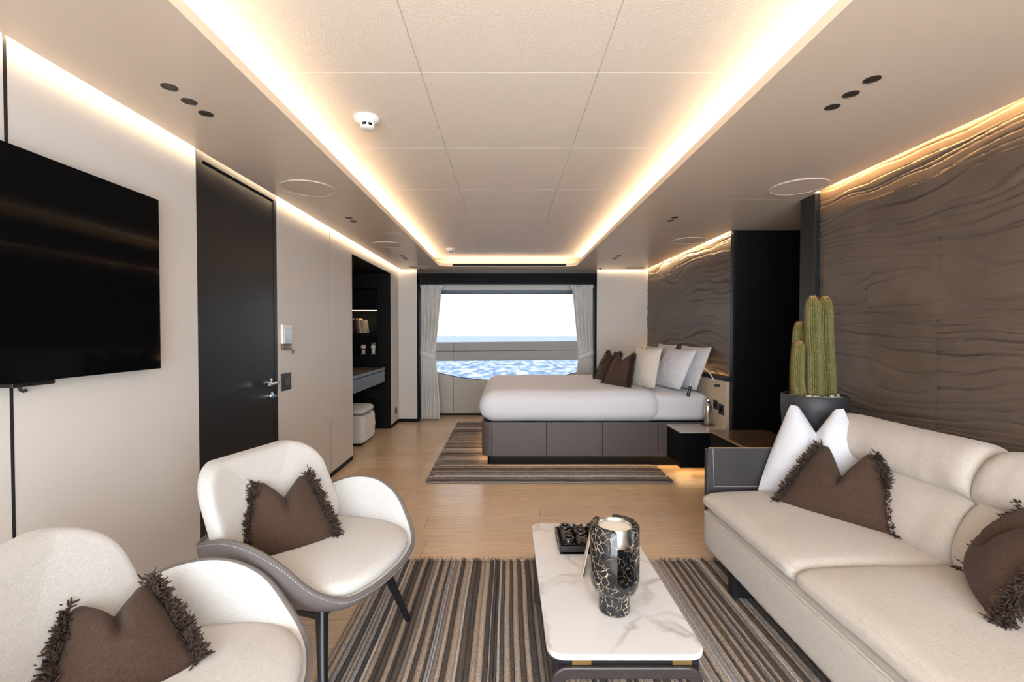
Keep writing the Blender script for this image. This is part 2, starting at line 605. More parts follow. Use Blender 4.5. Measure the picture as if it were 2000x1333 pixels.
# thin upstand along the opening, hides the lamps
path = [(LX0, -1.0), (LX0, LY1 - r_)] + arc(LX0 + r_, LY1 - r_, r_, 180, 90)[1:] + arc(LX1 - r_, LY1 - r_, r_, 90, 0) + [(LX1, -1.0)]
cx_, cy_ = 0.01, 2.5
g = G()
v, f = [], []
for (a, b) in path:
    ox = -0.008 if a < LX0 + 0.05 else (0.008 if a > LX1 - 0.05 else 0)
    oy = 0.008 if b > LY1 - 0.08 else 0
    v += [(a - ox * 0.2, b - oy * 0.2, ZS + 0.0004), (a - ox * 0.2, b - oy * 0.2, ZS + 0.038), (a + ox, b + oy, ZS + 0.038), (a + ox, b + oy, ZS + 0.0004)]
for i in range(len(path) - 1):
    for k in range(4):
        f.append((4 * i + k, 4 * i + (k + 1) % 4, 4 * i + 4 + (k + 1) % 4, 4 * i + 4 + k))
ob('soffit_lip', g.add(v, f), m_lip, ceiling)
box('backer', m_seam, ceiling, SL, LX0 - 0.15, Y0, SF, zt + 0.002, zt + 0.005)
box('backer', m_seam, ceiling, LX1 + 0.15, SR - 0.002, Y0, SF, zt + 0.002, zt + 0.005)
# sides of the cavity
box('cove_side', m_lip, ceiling, LX0 - 0.15, LX0 - 0.14, Y0, LY1 + 0.14, zt, ZC + 0.02)
box('cove_side', m_lip, ceiling, LX1 + 0.14, LX1 + 0.15, Y0, LY1 + 0.14, zt, ZC + 0.02)
box('cove_side', m_lip, ceiling, LX0 - 0.15, LX1 + 0.15, LY1 + 0.14, LY1 + 0.15, zt, ZC + 0.02)
# air slot in the far upstand
box('air_slot', m_jet, ceiling, -0.725, 0.79, LY1 - 0.006, LY1 + 0.001, ZS + 0.008, ZS + 0.031)

# ---- left wall: panels on a dark backing
wl = struct('wall_left', 'cream panelled left wall with a black door')
box('backing', m_back, wl, XL - 0.09, XL - 0.022, Y0 - 0.1, 4.505, 0, ZC)
box('backing', m_back, wl, XL - 0.09, XL - 0.022, 5.992, YF + 0.5, 0, ZC)
ZW = 2.26
for a, b in ((Y0, 1.398), (1.407, 2.255), (3.038, 3.942), (3.951, 4.507), (6.0, YF + 0.02)):
    box('wall_panel', m_cream, wl, XL - 0.022, XL, a, b, 0.045, ZW, bevel=0.0015, seg=1)
box('wall_panel', m_cream, wl, XL - 0.022, XL, 4.511, 5.996, 2.045, ZW, bevel=0.0015, seg=1)
box('joint_strip', m_trim, wl, XL - 0.02, XL + 0.001, 1.3985, 1.4065, 0.045, ZW)
box('joint_strip', m_jet, wl, XL - 0.02, XL - 0.002, 3.9424, 3.9506, 0.045, ZW)
bb = box('baseboard_left', m_jet, None, XL - 0.02, XL - 0.006, Y0, 4.507, 0, 0.044)
bb['kind'] = 'structure'
bb = box('baseboard_left_far', m_jet, None, XL - 0.02, XL - 0.006, 6.0, YF, 0, 0.044)
bb['kind'] = 'structure'

# ---- door in the left wall
door = struct('door_1', 'black stained door with chrome lever handle', (XL, 2.65, 0))
box('door_frame', m_black, door, XL - 0.022, XL, 2.257, 2.304, 0, ZW, world=True, bevel=0.001)
box('door_frame', m_black, door, XL - 0.022, XL, 3.0, 3.036, 0, ZW, world=True, bevel=0.001)
box('door_frame', m_black, door, XL - 0.022, XL, 2.304, 3.0, 2.135, ZW, world=True)
box('door_leaf', m_black, door, XL - 0.02, XL - 0.003, 2.3065, 2.9975, 0.006, 2.118, world=True, bevel=0.001)
hy, hz = 2.935, 0.946
h = ob('lever_handle', G().lathe([(0, -0.003), (0.026, -0.003), (0.026, 0.006), (0.02, 0.009), (0, 0.009)], 24), m_chrome, door, smooth=True)
h.location = (0.0, hy - 2.65, hz)
h.rotation_euler = (0, R(90), 0)
lv = ob('lever', G().tube([(0, 0, 0), (0.045, 0, 0), (0.054, -0.006, 0), (0.057, -0.02, 0), (0.057, -0.12, 0)], 0.0095, 12), m_chrome, door, smooth=True)
lv.location = (0, hy - 2.65, hz)
tt = ob('thumb_turn', G().lathe([(0, -0.003), (0.025, -0.003), (0.025, 0.006), (0, 0.008)], 24).box(-0.006, 0.006, -0.016, 0.016, 0.006, 0.034), m_chrome, door, smooth=True)
tt.location = (0, 2.947 - 2.65, 0.856)
tt.rotation_euler = (0, R(90), 0)

# ---- niche in the left wall with shelf recess in its far end
wn = struct('wall_niche', 'black lined niche for the vanity desk')
NX = -2.16
box('lining', m_jet, wn, NX - 0.04, NX, 4.47, 6.34, 0, 2.08)
box('lining', m_jet, wn, NX, XL - 0.003, 4.47, 4.509, 0, 2.045)
box('lining', m_jet, wn, NX, XL - 0.003, 4.509, 5.998, 2.042, 2.08)
RX, RZ0, RZ1 = -1.705, 0.975, 1.853
box('end_panel', m_jet, wn, RX, XL - 0.0005, 5.99, 6.33, 0, 2.042, bevel=0.001)
box('end_panel', m_jet, wn, NX, RX, 5.99, 6.33, 0, RZ0)
box('end_panel', m_jet, wn, NX, RX, 5.99, 6.33, RZ1, 2.042)
box('recess_back', m_jet, wn, NX, RX, 6.3, 6.34, RZ0, RZ1)
box('shelf_board', m_jet, wn, NX, RX, 5.992, 6.3, 1.215, 1.255)
box('shelf_board', m_jet, wn, NX, RX, 5.992, 6.3, 1.562, 1.585)
box('light_bar', m_ledbar, wn, NX, RX - 0.004, 5.994, 6.0, 1.553, 1.562)
box('recess_edge', m_trim, wn, RX - 0.003, RX, 5.986, 5.99, RZ0, RZ1)
for k in range(4):
    box('vent_slat', m_trim, wn, -1.84, -1.66, 5.984, 5.989, 0.43 + 0.022 * k, 0.436 + 0.022 * k)

# ---- far wall
wf = struct('wall_far', 'cream wall panels on both sides of the window bay')
box('wall_panel', m_cream, wf, XL, -1.268, YF, YF + 0.025, 0.045, ZW, bevel=0.0015, seg=1)
box('wall_panel', m_cream, wf, 1.268, XR + 0.03, YF, YF + 0.025, 0.045, ZW, bevel=0.0015, seg=1)
box('backing', m_back, wf, XL - 0.1, -1.268, YF + 0.026, 7.1, 0, ZC)
box('backing', m_back, wf, 1.268, 2.3, YF + 0.026, 7.1, 0, ZC)
for nm, a, b in (('baseboard_far_left', XL, -1.268), ('baseboard_far_right', 1.268, XR)):
    bb = box(nm, m_jet, None, a, b, YF + 0.005, YF + 0.024, 0, 0.044)
    bb['kind'] = 'structure'

# ---- window bay
win = struct('window_1', 'wide yacht window with a curved lower edge facing the sea', (0, 6.95, 0))
box('jamb', m_jet, win, -1.268, -1.247, YF - 0.004, YF + 0.06, 0, 2.10, world=True)
box('jamb', m_jet, win, 1.247, 1.268, YF - 0.004, YF + 0.06, 0, 2.10, world=True)
box('header', m_jet, win, -1.268, 1.268, YF - 0.004, YF + 0.08, 1.956, 2.05, world=True, bevel=0.002)
box('header', m_jet, win, -1.268, 1.268, YF - 0.004, YF + 0.08, 2.054, 2.10, world=True, bevel=0.002)
box('header_slot', m_deskwood, win, -1.266, 1.266, YF + 0.022, YF + 0.08, 2.10, 2.16, world=True)
box('bay_ceiling', m_blind, win, -1.268, 1.268, YF + 0.08, 7.1, 1.99, 2.03, world=True)
box('blind_box', m_blind, win, -1.25, 1.25, 6.82, 6.94, 1.905, 1.99, world=True, bevel=0.01)
WY = 6.95


def curve_z(x):
    return 0.522 + 0.135 * (abs(x) / 1.11) ** 2.3


for a, b in ((-1.268, -0.822), (-0.818, 0.818), (0.822, 1.268)):
    n = 16
    top = [(a + (b - a) * k / n, curve_z(a + (b - a) * k / n)) for k in range(n + 1)]
    ob('parapet_panel', G().prism([(b, 0.03), (a, 0.03)] + top, WY, WY + 0.06, 'y'), m_parapet, win, world=True, bevel=0.003)
box('parapet_foot', m_jet, win, -1.268, 1.268, WY + 0.012, WY + 0.06, 0, 0.03, world=True)
pts = [(x / 20 * 1.268, WY + 0.06, curve_z(x / 20 * 1.268) + 0.004) for x in range(-20, 21)]
ob('sill_gasket', G().tube(pts, 0.008, 6), m_trim, win, world=True)
box('window_frame', m_wframe, win, -1.268, 1.268, WY, WY + 0.09, 1.868, 1.912, world=True, bevel=0.004)
box('window_frame', m_wframe, win, -1.268, -1.2, WY, WY + 0.09, 0.6, 1.91, world=True, bevel=0.004)
box('window_frame', m_wframe, win, 1.2, 1.268, WY, WY + 0.09, 0.6, 1.91, world=True, bevel=0.004)
box('window_gasket', m_trim, win, -1.2, 1.2, WY + 0.05, WY + 0.06, 1.858, 1.868, world=True)
ob('window_pane', G().prism([(1.25, 0.45), (-1.25, 0.45), (-1.25, 1.9), (1.25, 1.9)], WY + 0.07, WY + 0.078, 'y'), m_glass, win, world=True)
box('outer_wall', m_plastic, win, -2.4, 2.8, WY + 0.1, WY + 0.2, 1.9, 2.5, world=True)
box('outer_wall', m_plastic, win, -2.4, -1.25, WY + 0.1, WY + 0.2, -0.2, 2.0, world=True)
box('outer_wall', m_plastic, win, 1.25, 2.8, WY + 0.1, WY + 0.2, -0.2, 2.0, world=True)
box('outer_wall', m_plastic, win, -1.25, 1.25, WY + 0.062, WY + 0.2, -0.2, 0.5, world=True)

# ---- right wall: embossed leather tiles
wr = struct('wall_right', 'brown embossed leather wall with flowing creases')


def relief(y, z):
    wv = z * 5.2 + 0.50 * noise.noise(Vector((y * 0.8, z * 2.0, 3.1))) + 0.62 * noise.noise(Vector((y * 1.5 + 7, z * 4.5, 1.7))) \
        + 0.16 * noise.noise(Vector((y * 4.0, z * 9.0, 9.0)))
    hgt = 0.0
    for mul, ph, dep, sd in ((2.3, 0.0, 1.0, 0.5), (3.7, 0.35, 0.75, 8.5)):
        k = wv * mul + ph + 0.5 * noise.noise(Vector((y * 1.1, z * 3.0, sd * 3)))
        idx = math.floor(k)
        fr = k - idx
        am = max(0.0, 0.40 + 1.5 * noise.noise(Vector((y * 1.9, idx * 3.7, sd))))
        d = min(fr, (1 - fr) * 1.6)
        hgt += dep * am * (0.0075 * fr - 0.0125 * math.exp(-(d / 0.06) ** 2))
    return hgt + 0.004 + 0.0015 * noise.noise(Vector((y * 2, z * 2, 0)))


def tiles(y0, y1, z0, z1, tw, th, dy, dz):
    nyt = max(1, round((y1 - y0) / tw))
    for i in range(nyt):
        a, b = y0 + (y1 - y0) * i / nyt, y0 + (y1 - y0) * (i + 1) / nyt
        cuts = [z0]
        zz = z0 + th * (0.5 + 0.5 * ((i * 0.37) % 1))
        while zz < z1 - 0.15:
            cuts.append(zz)
            zz += th
        cuts.append(z1)
        for j in range(len(cuts) - 1):
            c, d = cuts[j], cuts[j + 1]
            nu, nv = max(3, int((b - a) / dy) + 1), max(3, int((d - c) / dz) + 1)

            def fn(u, v):
                yy, zz_ = a + (b - a) * u, c + (d - c) * v
                e = 0.0012 if (u in (0.0, 1.0) or v in (0.0, 1.0)) else 0.0
                return (XR - relief(yy, zz_) + e, yy, zz_)
            ob('leather_tile', G().grid(fn, nu, nv), m_hide, wr, smooth=False).data.polygons.foreach_set('use_smooth', [True] * ((nu - 1) * (nv - 1)))


tiles(1.3, 2.9, 0.0, ZW, 0.4, 0.75, 0.02, 0.0038)
tiles(0.1, 1.3, 0.0, ZW, 0.4, 0.75, 0.03, 0.006)
tiles(Y0, 0.1, 0.0, ZW, 0.9, 1.2, 0.05, 0.02)
tiles(3.99, YF + 0.01, 0.80, ZW, 0.41, 0.6, 0.022, 0.005)
box('backing', m_back, wr, XR + 0.012, XR + 0.1, Y0 - 0.1, 2.9, 0, ZC)
box('backing', m_back, wr, XR + 0.012, XR + 0.1, 3.99, 7.1, 0, ZC)
# passage lined in black between the two leather fields
wp = struct('wall_passage', 'black lined passage opening in the right wall')
box('lining', m_jet, wp, 1.985, 2.8, 3.95, 3.99, 0, ZS)
box('lining', m_jet, wp, 2.8, 2.86, 2.9, 3.99, 0, ZC)
box('lining', m_jet, wp, 1.985, 2.8, 2.93, 3.04, 0, ZS)
box('post', m_black, wp, 1.957, 1.985, 3.944, 3.992, 0, ZS, bevel=0.002)
box('post', m_black, wp, 1.957, 1.985, 2.905, 3.05, 0, ZS, bevel=0.002)

# ---- wall behind the camera with the opposite window
wb = struct('wall_back', 'cream wall around the opposite window')
box('wall_panel', m_cream, wb, XL - 0.1, -1.35, Y0 - 0.1, Y0, 0, ZC)
box('wall_panel', m_cream, wb, 1.8, 3.0, Y0 - 0.1, Y0, 0, ZC)
box('wall_panel', m_cream, wb, -1.35, 1.8, Y0 - 0.1, Y0, 0, 0.12)
box('wall_panel', m_cream, wb, -1.35, 1.8, Y0 - 0.1, Y0, 2.1, ZC)

# ================================================================== OUTSIDE
sea_m = bpy.data.materials.new('sea water')
sea_m.use_nodes = True
nt = sea_m.node_tree
p = nt.nodes['Principled BSDF']
tc = nd(nt, 'ShaderNodeTexCoord')
mp = nd(nt, 'ShaderNodeMapping')
mp.inputs['Scale'].default_value = (0.85, 0.26, 1)
nt.links.new(tc.outputs['Object'], mp.inputs[0])
n1 = nd(nt, 'ShaderNodeTexNoise')
n1.inputs['Scale'].default_value = 1.0
n1.inputs['Detail'].default_value = 7
n1.inputs['Roughness'].default_value = 0.62
n1.inputs['Distortion'].default_value = 0.6
nt.links.new(mp.outputs[0], n1.inputs['Vector'])
cr = nd(nt, 'ShaderNodeValToRGB')
e = cr.color_ramp.elements
e[0].position, e[0].color = 0.38, S(10, 88, 162)
e[1].position, e[1].color = 0.58, S(214, 224, 232)  # pale crests: foam, plus sparkle of reflected sky put into the colour
x_ = cr.color_ramp.elements.new(0.47)
x_.color = S(64, 146, 202)
nt.links.new(n1.outputs[0], cr.inputs[0])
nt.links.new(cr.outputs[0], p.inputs['Base Color'])
p.inputs['Roughness'].default_value = 0.35
p.inputs['Specular IOR Level'].default_value = 0.2
bp = nd(nt, 'ShaderNodeBump')
bp.inputs['Strength'].default_value = 0.7
bp.inputs['Distance'].default_value = 0.5
nt.links.new(n1.outputs[0], bp.inputs['Height'])
nt.links.new(bp.outputs[0], p.inputs['Normal'])
sea = ob('sea', G().add([(-900, 12, -4.0), (900, 12, -4.0), (900, 680, -4.0), (-900, 680, -4.0)], [(0, 1, 2, 3)]), sea_m)
sea['kind'] = 'stuff'
tag(sea, 'choppy blue sea stretching to the horizon', 'sea')
bul = thing('bulwark', 'grey painted bulwark rail outside the window above the sea', 'bulwark', (0, 9.5, 0.69))
for z0, z1 in ((0.690, 0.880), (0.888, 1.072)):
    for a, b in ((-6, -1.12), (-1.114, 6)):
        ya, yb = 9.4 + (z0 - 0.69) * 0.7, 9.4 + (z1 - 0.69) * 0.7
        ob('hull_panel', G().prism([(ya, z0), (yb, z1), (yb + 0.1, z1), (ya + 0.1, z0)], a, b, 'x'), m_bulwark, bul, world=True, bevel=0.004)
box('seam', m_jet, bul, -6, 6, 9.56, 9.62, 0.878, 0.89, world=True)
bul.rotation_euler = (0, R(-0.45), 0)

# ================================================================== CURTAINS
def curtain(side, label):
    t = thing('curtain', label, 'curtain', (side * 1.1, 6.58, 0.0), group='curtains in the window bay')
    zt_, zb_, zk = 1.955, 0.015, 0.93

    def width(z):
        if z > zk:
            a = (z - zk) / (zt_ - zk)
            return 0.195 + 0.115 * a ** 0.9
        a = (zk - z) / (zk - zb_)
        return 0.195 + 0.07 * min(1, a * 1.3) ** 0.8

    def fn(u, v):
        z = zb_ + (zt_ - zb_) * v
        pl = 9
        ph = u * pl * 2 * math.pi
        am = 0.028 * (0.55 + 0.45 * min(1, abs(z - zk) * 2.2))
        if z > zt_ - 0.06:
            ph *= 1.0
            am *= 0.8
        xo = 1.242 - width(z) * u + 0.006 * math.sin(ph * 0.5 + 3 * z)
        yo = am * math.sin(ph + 0.5 * math.sin(3 * z + u * 5)) + 0.006 * fbm(u * 6, z * 2)
        return (side * xo - side * 1.1, yo, z)
    c = ob('drape', G().grid(fn, 150, 60), m_curtain, t, smooth=True)
    sm = c.modifiers.new('thickness', 'SOLIDIFY')
    sm.thickness = 0.003

    def band(u, v):
        a = u * math.pi * 2
        xx = 1.242 - 0.10 + 0.112 * math.cos(a)
        yy = 0.048 * math.sin(a)
        z = 0.945 + 0.03 * (v - 0.5) * 2 * (1 + 0.25 * math.cos(a * 1)) + 0.55 * (xx - 1.142) * 0.55 + 0.003 * math.sin(a * 9)
        return (side * xx - side * 1.1, yy, z)
    b = ob('tieback', G().grid(band, 48, 5, cu=True), m_curtain, t, smooth=True)
    sm = b.modifiers.new('thickness', 'SOLIDIFY')
    sm.thickness = 0.004
    # gathered heading
    g = G()
    for k in range(12):
        x = 1.235 - 0.31 * k / 11
        g.rbox((side * x - side * 1.1, -0.03, 1.932), (0.009, 0.012, 0.028), (0.008, 0.011, 0.02), 4)
    ob('gathered_heading', g, m_curtain, t, smooth=True, weld=True)
    return t


curtain(-1, 'ivory curtain tied back on the left side of the window')
curtain(1, 'ivory curtain tied back on the right, above the bed pillows')

# ================================================================== CEILING FITTINGS
def downlight(x, y, label, r=0.0265):
    t = thing('downlight', label, 'downlight', (x, y, ZS), group='recessed downlights in the soffit')
    ob('ring', G().lathe([(r, 0.0008), (r, -0.002), (r * 0.86, -0.0028), (r * 0.8, -0.001), (r * 0.8, 0.0008)], 28), m_darkplastic, t, smooth=True)
    ob('reflector', G().lathe([(r * 0.8, -0.0012), (r * 0.5, -0.0004), (0, -0.0002)], 24), m_lens, t, smooth=True)


for x, ys_, where in ((-1.213, (1.652, 1.754, 1.851), 'left soffit near the television'), (1.273, (1.603, 1.701, 1.797), 'right soffit above the sofa')):
    for yy, wh in zip(ys_, ('nearest', 'middle', 'farthest')):
        downlight(x, yy, f'{wh} bronze downlight of the three in the {where}')
for x, ys_, where in ((-1.217, (3.522, 3.618), 'left soffit by the wardrobe panels'), (1.288, (3.506, 3.602), 'right soffit before the passage')):
    for yy, wh in zip(ys_, ('nearer', 'farther')):
        downlight(x, yy, f'{wh} bronze downlight of the pair in the {where}')
for x, where in ((-1.208, 'far end of the left soffit'), (1.287, 'far end of the right soffit over the bed')):
    for yy, wh in zip((5.25, 5.36, 5.469), ('nearest', 'middle', 'farthest')):
        downlight(x, yy, f'{wh} small downlight of three at the {where}')


def speaker(x, y, label, r=0.158):
    t = thing('ceiling_speaker', label, 'speaker', (x, y, ZS), group='round speakers in the soffit')
    ob('rim', G().lathe([(r, 0.0005), (r, -0.004), (r - 0.004, -0.006), (r - 0.007, -0.004), (r - 0.007, 0.0005)], 48), m_rim, t, smooth=True)
    ob('grille', G().lathe([(r - 0.007, -0.004), (0, -0.0045)], 48), m_grille, t, smooth=True)


speaker(-1.212, 2.80, 'round flush speaker in the left soffit beside the black door')
speaker(1.765, 2.77, 'round flush speaker in the right soffit above the cactus')
speaker(-1.196, 4.58, 'round flush speaker in the left soffit by the vanity niche')
speaker(1.742, 4.38, 'round flush speaker in the right soffit past the passage')
speaker(-1.19, 6.15, 'round flush speaker in the far left corner of the soffit', 0.13)
speaker(1.74, 6.22, 'round flush speaker in the far right corner of the soffit', 0.13)


def smoke(x, y, label):
    t = thing('smoke_detector', label, 'smoke detector', (x, y, ZC), group='smoke detectors on the raised ceiling')
    ob('base', G().lathe([(0.058, 0.0), (0.058, -0.010), (0.054, -0.016), (0.036, -0.022), (0.034, -0.03)], 36), m_plastic, t, smooth=True)
    ob('cap', G().lathe([(0.033, -0.046), (0.03, -0.05), (0.012, -0.053), (0, -0.0535)], 36).lathe([(0.033, -0.043), (0.033, -0.047)], 36), m_plastic, t, smooth=True)
    ob('chamber', G().lathe([(0.028, -0.028), (0.028, -0.046)], 24), m_jet, t, smooth=True)
    for k in range(6):
        a = R(60 * k + 20)
        g = G().box(-0.004, 0.004, -0.003, 0.003, -0.046, -0.026)
        g.v = [(q[0] * math.cos(a) - (q[1] + 0.031) * math.sin(a), q[0] * math.sin(a) + (q[1] + 0.031) * math.cos(a), q[2]) for q in g.v]
        ob('cage_bar', g, m_plastic, t)


smoke(-0.653, 2.145, 'white smoke detector nearer the camera on the raised ceiling')
smoke(-0.671, 5.46, 'small white smoke detector at the window end of the raised ceiling')
for x, lab in ((-1.20, 'tiny dark ceiling nozzle left of the window header'), (1.30, 'tiny dark ceiling nozzle right of the window header')):
    t = ob('ceiling_nozzle', G().lathe([(0.022, 0), (0.022, -0.003), (0.01, -0.006), (0.008, -0.016), (0, -0.017)], 20), m_darkplastic, None, smooth=True)
    t.location = (x, 6.32, ZS)
    tag(t, lab, 'nozzle', 'ceiling nozzles')

# ================================================================== LEFT WALL FITTINGS
tv = thing('television', 'large black flat television on the left wall', 'television', (XL + 0.03, 1.30, 1.115))
box('body', m_tvb, tv, XL + 0.026, XL + 0.052, 0.672, 1.926, 1.12, 1.822, world=True, bevel=0.004)
box('screen', m_tv, tv, XL + 0.0525, XL + 0.060, 0.666, 1.932, 1.115, 1.827, world=True, bevel=0.0015)
box('wall_mount', m_tvb, tv, XL + 0.001, XL + 0.026, 1.0, 1.6, 1.25, 1.65, world=True)
ob('sensor_bar', G().box(XL + 0.004, XL + 0.05, 1.36, 1.49, 1.100, 1.1145), m_tvb, tv, world=True, bevel=0.003)
ob('cable_plug', G().tube([(XL + 0.02, 1.405, 1.10), (XL + 0.02, 1.41, 1.088), (XL + 0.018, 1.42, 1.083), (XL + 0.016, 1.43, 1.085)], 0.005, 8), m_darkplastic, tv, world=True, smooth=True)

kb = thing('key_box', 'slim glass-fronted wall box with painted pale display and small hanging key by the door', 'key box', (XL, 3.143, 1.15))
box('case', m_plastic, kb, XL + 0.0005, XL + 0.018, 3.076, 3.21, 1.19, 1.322, world=True, bevel=0.004)
box('reflection', m_reflection, kb, XL + 0.018, XL + 0.021, 3.09, 3.20, 1.196, 1.292, world=True, bevel=0.001)
box('lower_plate', m_bronzeplate, kb, XL + 0.0005, XL + 0.014, 3.08, 3.206, 1.148, 1.188, world=True, bevel=0.002)
ob('lock', G().tube([(XL + 0.012, 3.15, 1.168), (XL + 0.026, 3.15, 1.168)], 0.009, 16), m_chrome, kb, world=True, smooth=True)
ob('key', G().tube([(XL + 0.01, 3.214, 1.152), (XL + 0.016, 3.22, 1.138), (XL + 0.014, 3.222, 1.11)], [0.004, 0.008, 0.003], 8), m_bronzeplate, kb, world=True, smooth=True)

sw = thing('light_switch', 'anthracite square light switch beside the door handle', 'light switch', (XL, 3.14, 0.927))
box('plate', m_darkplastic, sw, XL + 0.0005, XL + 0.008, 3.075, 3.21, 0.868, 0.987, world=True, bevel=0.002)
box('rocker', m_rocker, sw, XL + 0.008, XL + 0.0125, 3.108, 3.178, 0.902, 0.955, world=True, bevel=0.002)


def socket(name, label, c, nrm, s=0.04):
    t = thing(name, label, 'socket', c)
    if nrm == 'x':
        box('plate', m_darkplastic, t, 0.0005, 0.006, -s, s, -s, s, bevel=0.002)
        ob('insert', G().tube([(0.006, 0, 0), (0.0075, 0, 0)], s * 0.55, 20), m_jet, t)
    else:
        box('plate', m_darkplastic, t, -0.006, -0.0005, -s, s, -s, s, bevel=0.002)
        ob('insert', G().tube([(-0.006, 0, 0), (-0.0075, 0, 0)], s * 0.55, 20), m_jet, t)


socket('wall_socket', 'dark wall socket low beside the vanity niche', (XL, 6.25, 0.19), 'x', 0.045)

# ---- vanity desk
dk = thing('vanity_desk', 'floating vanity desk with blue grey drawer in the niche', 'desk', (-1.85, 5.1, 0.64))
box('desk_top', m_deskwood, dk, NX + 0.001, -1.563, 4.511, 5.80, 0.792, 0.822, world=True, bevel=0.002)
box('top_edge', m_steel, dk, -1.5625, -1.556, 4.511, 5.80, 0.79, 0.824, world=True, bevel=0.001)
box('drawer', m_steel, dk, NX + 0.001, -1.56, 4.511, 5.80, 0.642, 0.78, world=True, bevel=0.002)

# ---- pouf
pf = thing('pouf', 'pale quilted square pouf under the vanity desk', 'pouf', (-1.80, 5.24, 0))


def poufn(u, v, w_, p):
    q = 0.0
    if abs(w_) < 0.99:
        s_ = (u if abs(v) > 0.99 else v) * 3.2
        zz = w_ * 2.6
        q = 0.035 * abs(math.sin(math.pi * (s_ + zz) / 1.6) * math.sin(math.pi * (s_ - zz) / 1.6)) * (1 - w_ ** 4)
    bulge = 1 + 0.05 * (1 - w_ * w_)
    return [p[0] * bulge * (1 + q), p[1] * bulge * (1 + q), p[2]]


ob('body', G().rbox((0, 0, 0.19), (0.21, 0.215, 0.165), (0.05, 0.05, 0.03), 26, poufn), m_pouf, pf, smooth=True, weld=True)
ob('lid', G().rbox((0, 0, 0.386), (0.212, 0.217, 0.036), (0.06, 0.06, 0.03), 16, lambda u, v, w_, p: [p[0], p[1], p[2] + (0.012 * (1 - u * u) * (1 - v * v) if w_ > 0 else 0)]), m_pouf, pf, smooth=True, weld=True)
ob('seam', G().tube([(a, b, 0.353) for a, b in rrect(-0.213, 0.213, -0.218, 0.218, 0.055)] + [(0.213, 0.163, 0.353)], 0.004, 6), m_trim, pf)
ob('pull_tab', G().box(0.212, 0.219, -0.012, 0.012, 0.335, 0.362), m_grey_leather, pf, bevel=0.002)
box('foot_plate', m_jet, pf, -0.17, 0.17, -0.175, 0.175, 0.0, 0.026)

# ---- books and figurines in the shelf recess
bk = [(-2.135, 0.026, 0.19, 0, S(70, 66, 72), 'grey patterned book at the left end of the lit shelf'),
      (-2.108, 0.028, 0.186, 0, S(46, 44, 48), 'black mottled book second from the left on the lit shelf'),
      (-2.079, 0.028, 0.19, 0, S(60, 56, 52), 'dark grey patterned book left of the blue one'),
      (-2.050, 0.022, 0.190, 0, S(92, 100, 128), 'blue grey book between dark books on the lit shelf'),
      (-2.027, 0.012, 0.182, 0, S(30, 28, 32), 'thin black book next to the red books'),
      (-2.006, 0.017, 0.192, 4, S(150, 44, 34), 'bright red book in the middle of the shelf row'),
      (-1.986, 0.012, 0.186, 5, S(112, 34, 32), 'thin dark red book beside the bright red one'),
      (-1.971, 0.020, 0.188, 6, S(150, 140, 142), 'light grey speckled book leaning left'),
      (-1.948, 0.016, 0.192, 8, S(228, 210, 168), 'narrow cream book leaning left on the lit shelf'),
      (-1.929, 0.024, 0.176, 8.5, S(196, 160, 116), 'tan book leaning against the cream one'),
      (-1.902, 0.040, 0.174, 9, S(206, 184, 160), 'thick beige book leaning at the right end of the row')]
bx = -2.14
for i, (x, t_, hh, lean, c, lab) in enumerate(bk):
    lean = 0 if i < 5 else 7
    if i == 5:
        bx += 0.0255
    x = bx
    bx += t_ / math.cos(R(lean)) + 0.0012
    t = thing('book', lab, 'book', (x, 6.02, 1.2562), group='books on the lit shelf')
    mc = M('book cover ' + lab[:18], c, 0.5, var=0.25, vscale=40)
    ob('cover', G().box(0, t_, 0, 0.13, 0, hh).box(0.001, t_ - 0.001, -0.0015, 0, 0.001, hh - 0.001), mc, t, bevel=0.001)
    ob('pages', G().box(0.002, t_ - 0.002, 0.002, 0.128, hh - 0.002, hh + 0.0006), m_card, t)
    t.rotation_euler = (0, R(-lean), 0)


def figurine(x, label, kind):
    t = thing('figurine', label, 'figurine', (x, 6.12, RZ0), group='white figurines on the lower shelf')
    k = 0.135
    ob('body', G().lathe([(0, 0), (0.034, 0), (0.036, 0.008), (0.02, 0.018), (0.022, 0.035), (0.027, 0.05), (0.022, 0.066), (0.012, 0.074), (0, 0.076)], 24), m_ceramic, t, smooth=True)
    ob('head', G().rbox((0, 0, 0.10), (0.036, 0.03, 0.032), (0.033, 0.027, 0.03), 10), m_ceramic, t, smooth=True, weld=True)
    if kind:
        ob('neck_band', G().lathe([(0.018, 0.052), (0.032, 0.056), (0.034, 0.072), (0.02, 0.076)], 24), m_red, t, smooth=True)
    else:
        g = G()
        for s in (-1, 1):
            g.tube([(0.008 * s, 0, 0.125), (0.016 * s, 0, 0.142), (0.014 * s, 0, 0.158)], [0.005, 0.004, 0.002], 8)
            g.tube([(0.015 * s, 0, 0.14), (0.026 * s, 0, 0.15)], [0.004, 0.002], 8)
        ob('sprig', g, m_ceramic, t, smooth=True)


figurine(-1.930, 'small white ceramic figurine with a red neck band on the lower shelf', True)
figurine(-1.795, 'small white ceramic figurine with twig-like top on the lower shelf', False)

# ================================================================== RUGS
pal = [S(104, 94, 86), S(176, 157, 140), S(144, 132, 123), S(190, 172, 156), S(162, 157, 156), S(92, 85, 81), S(200, 193, 187)]
rug_m = []
for i, c in enumerate(pal):
    rug_m.append(M(f'rug yarn {i}', c, 0.95, var=0.3, vscale=150, bump=0.8, bscale=260, bdist=0.006, spec=0.1, detail=2))


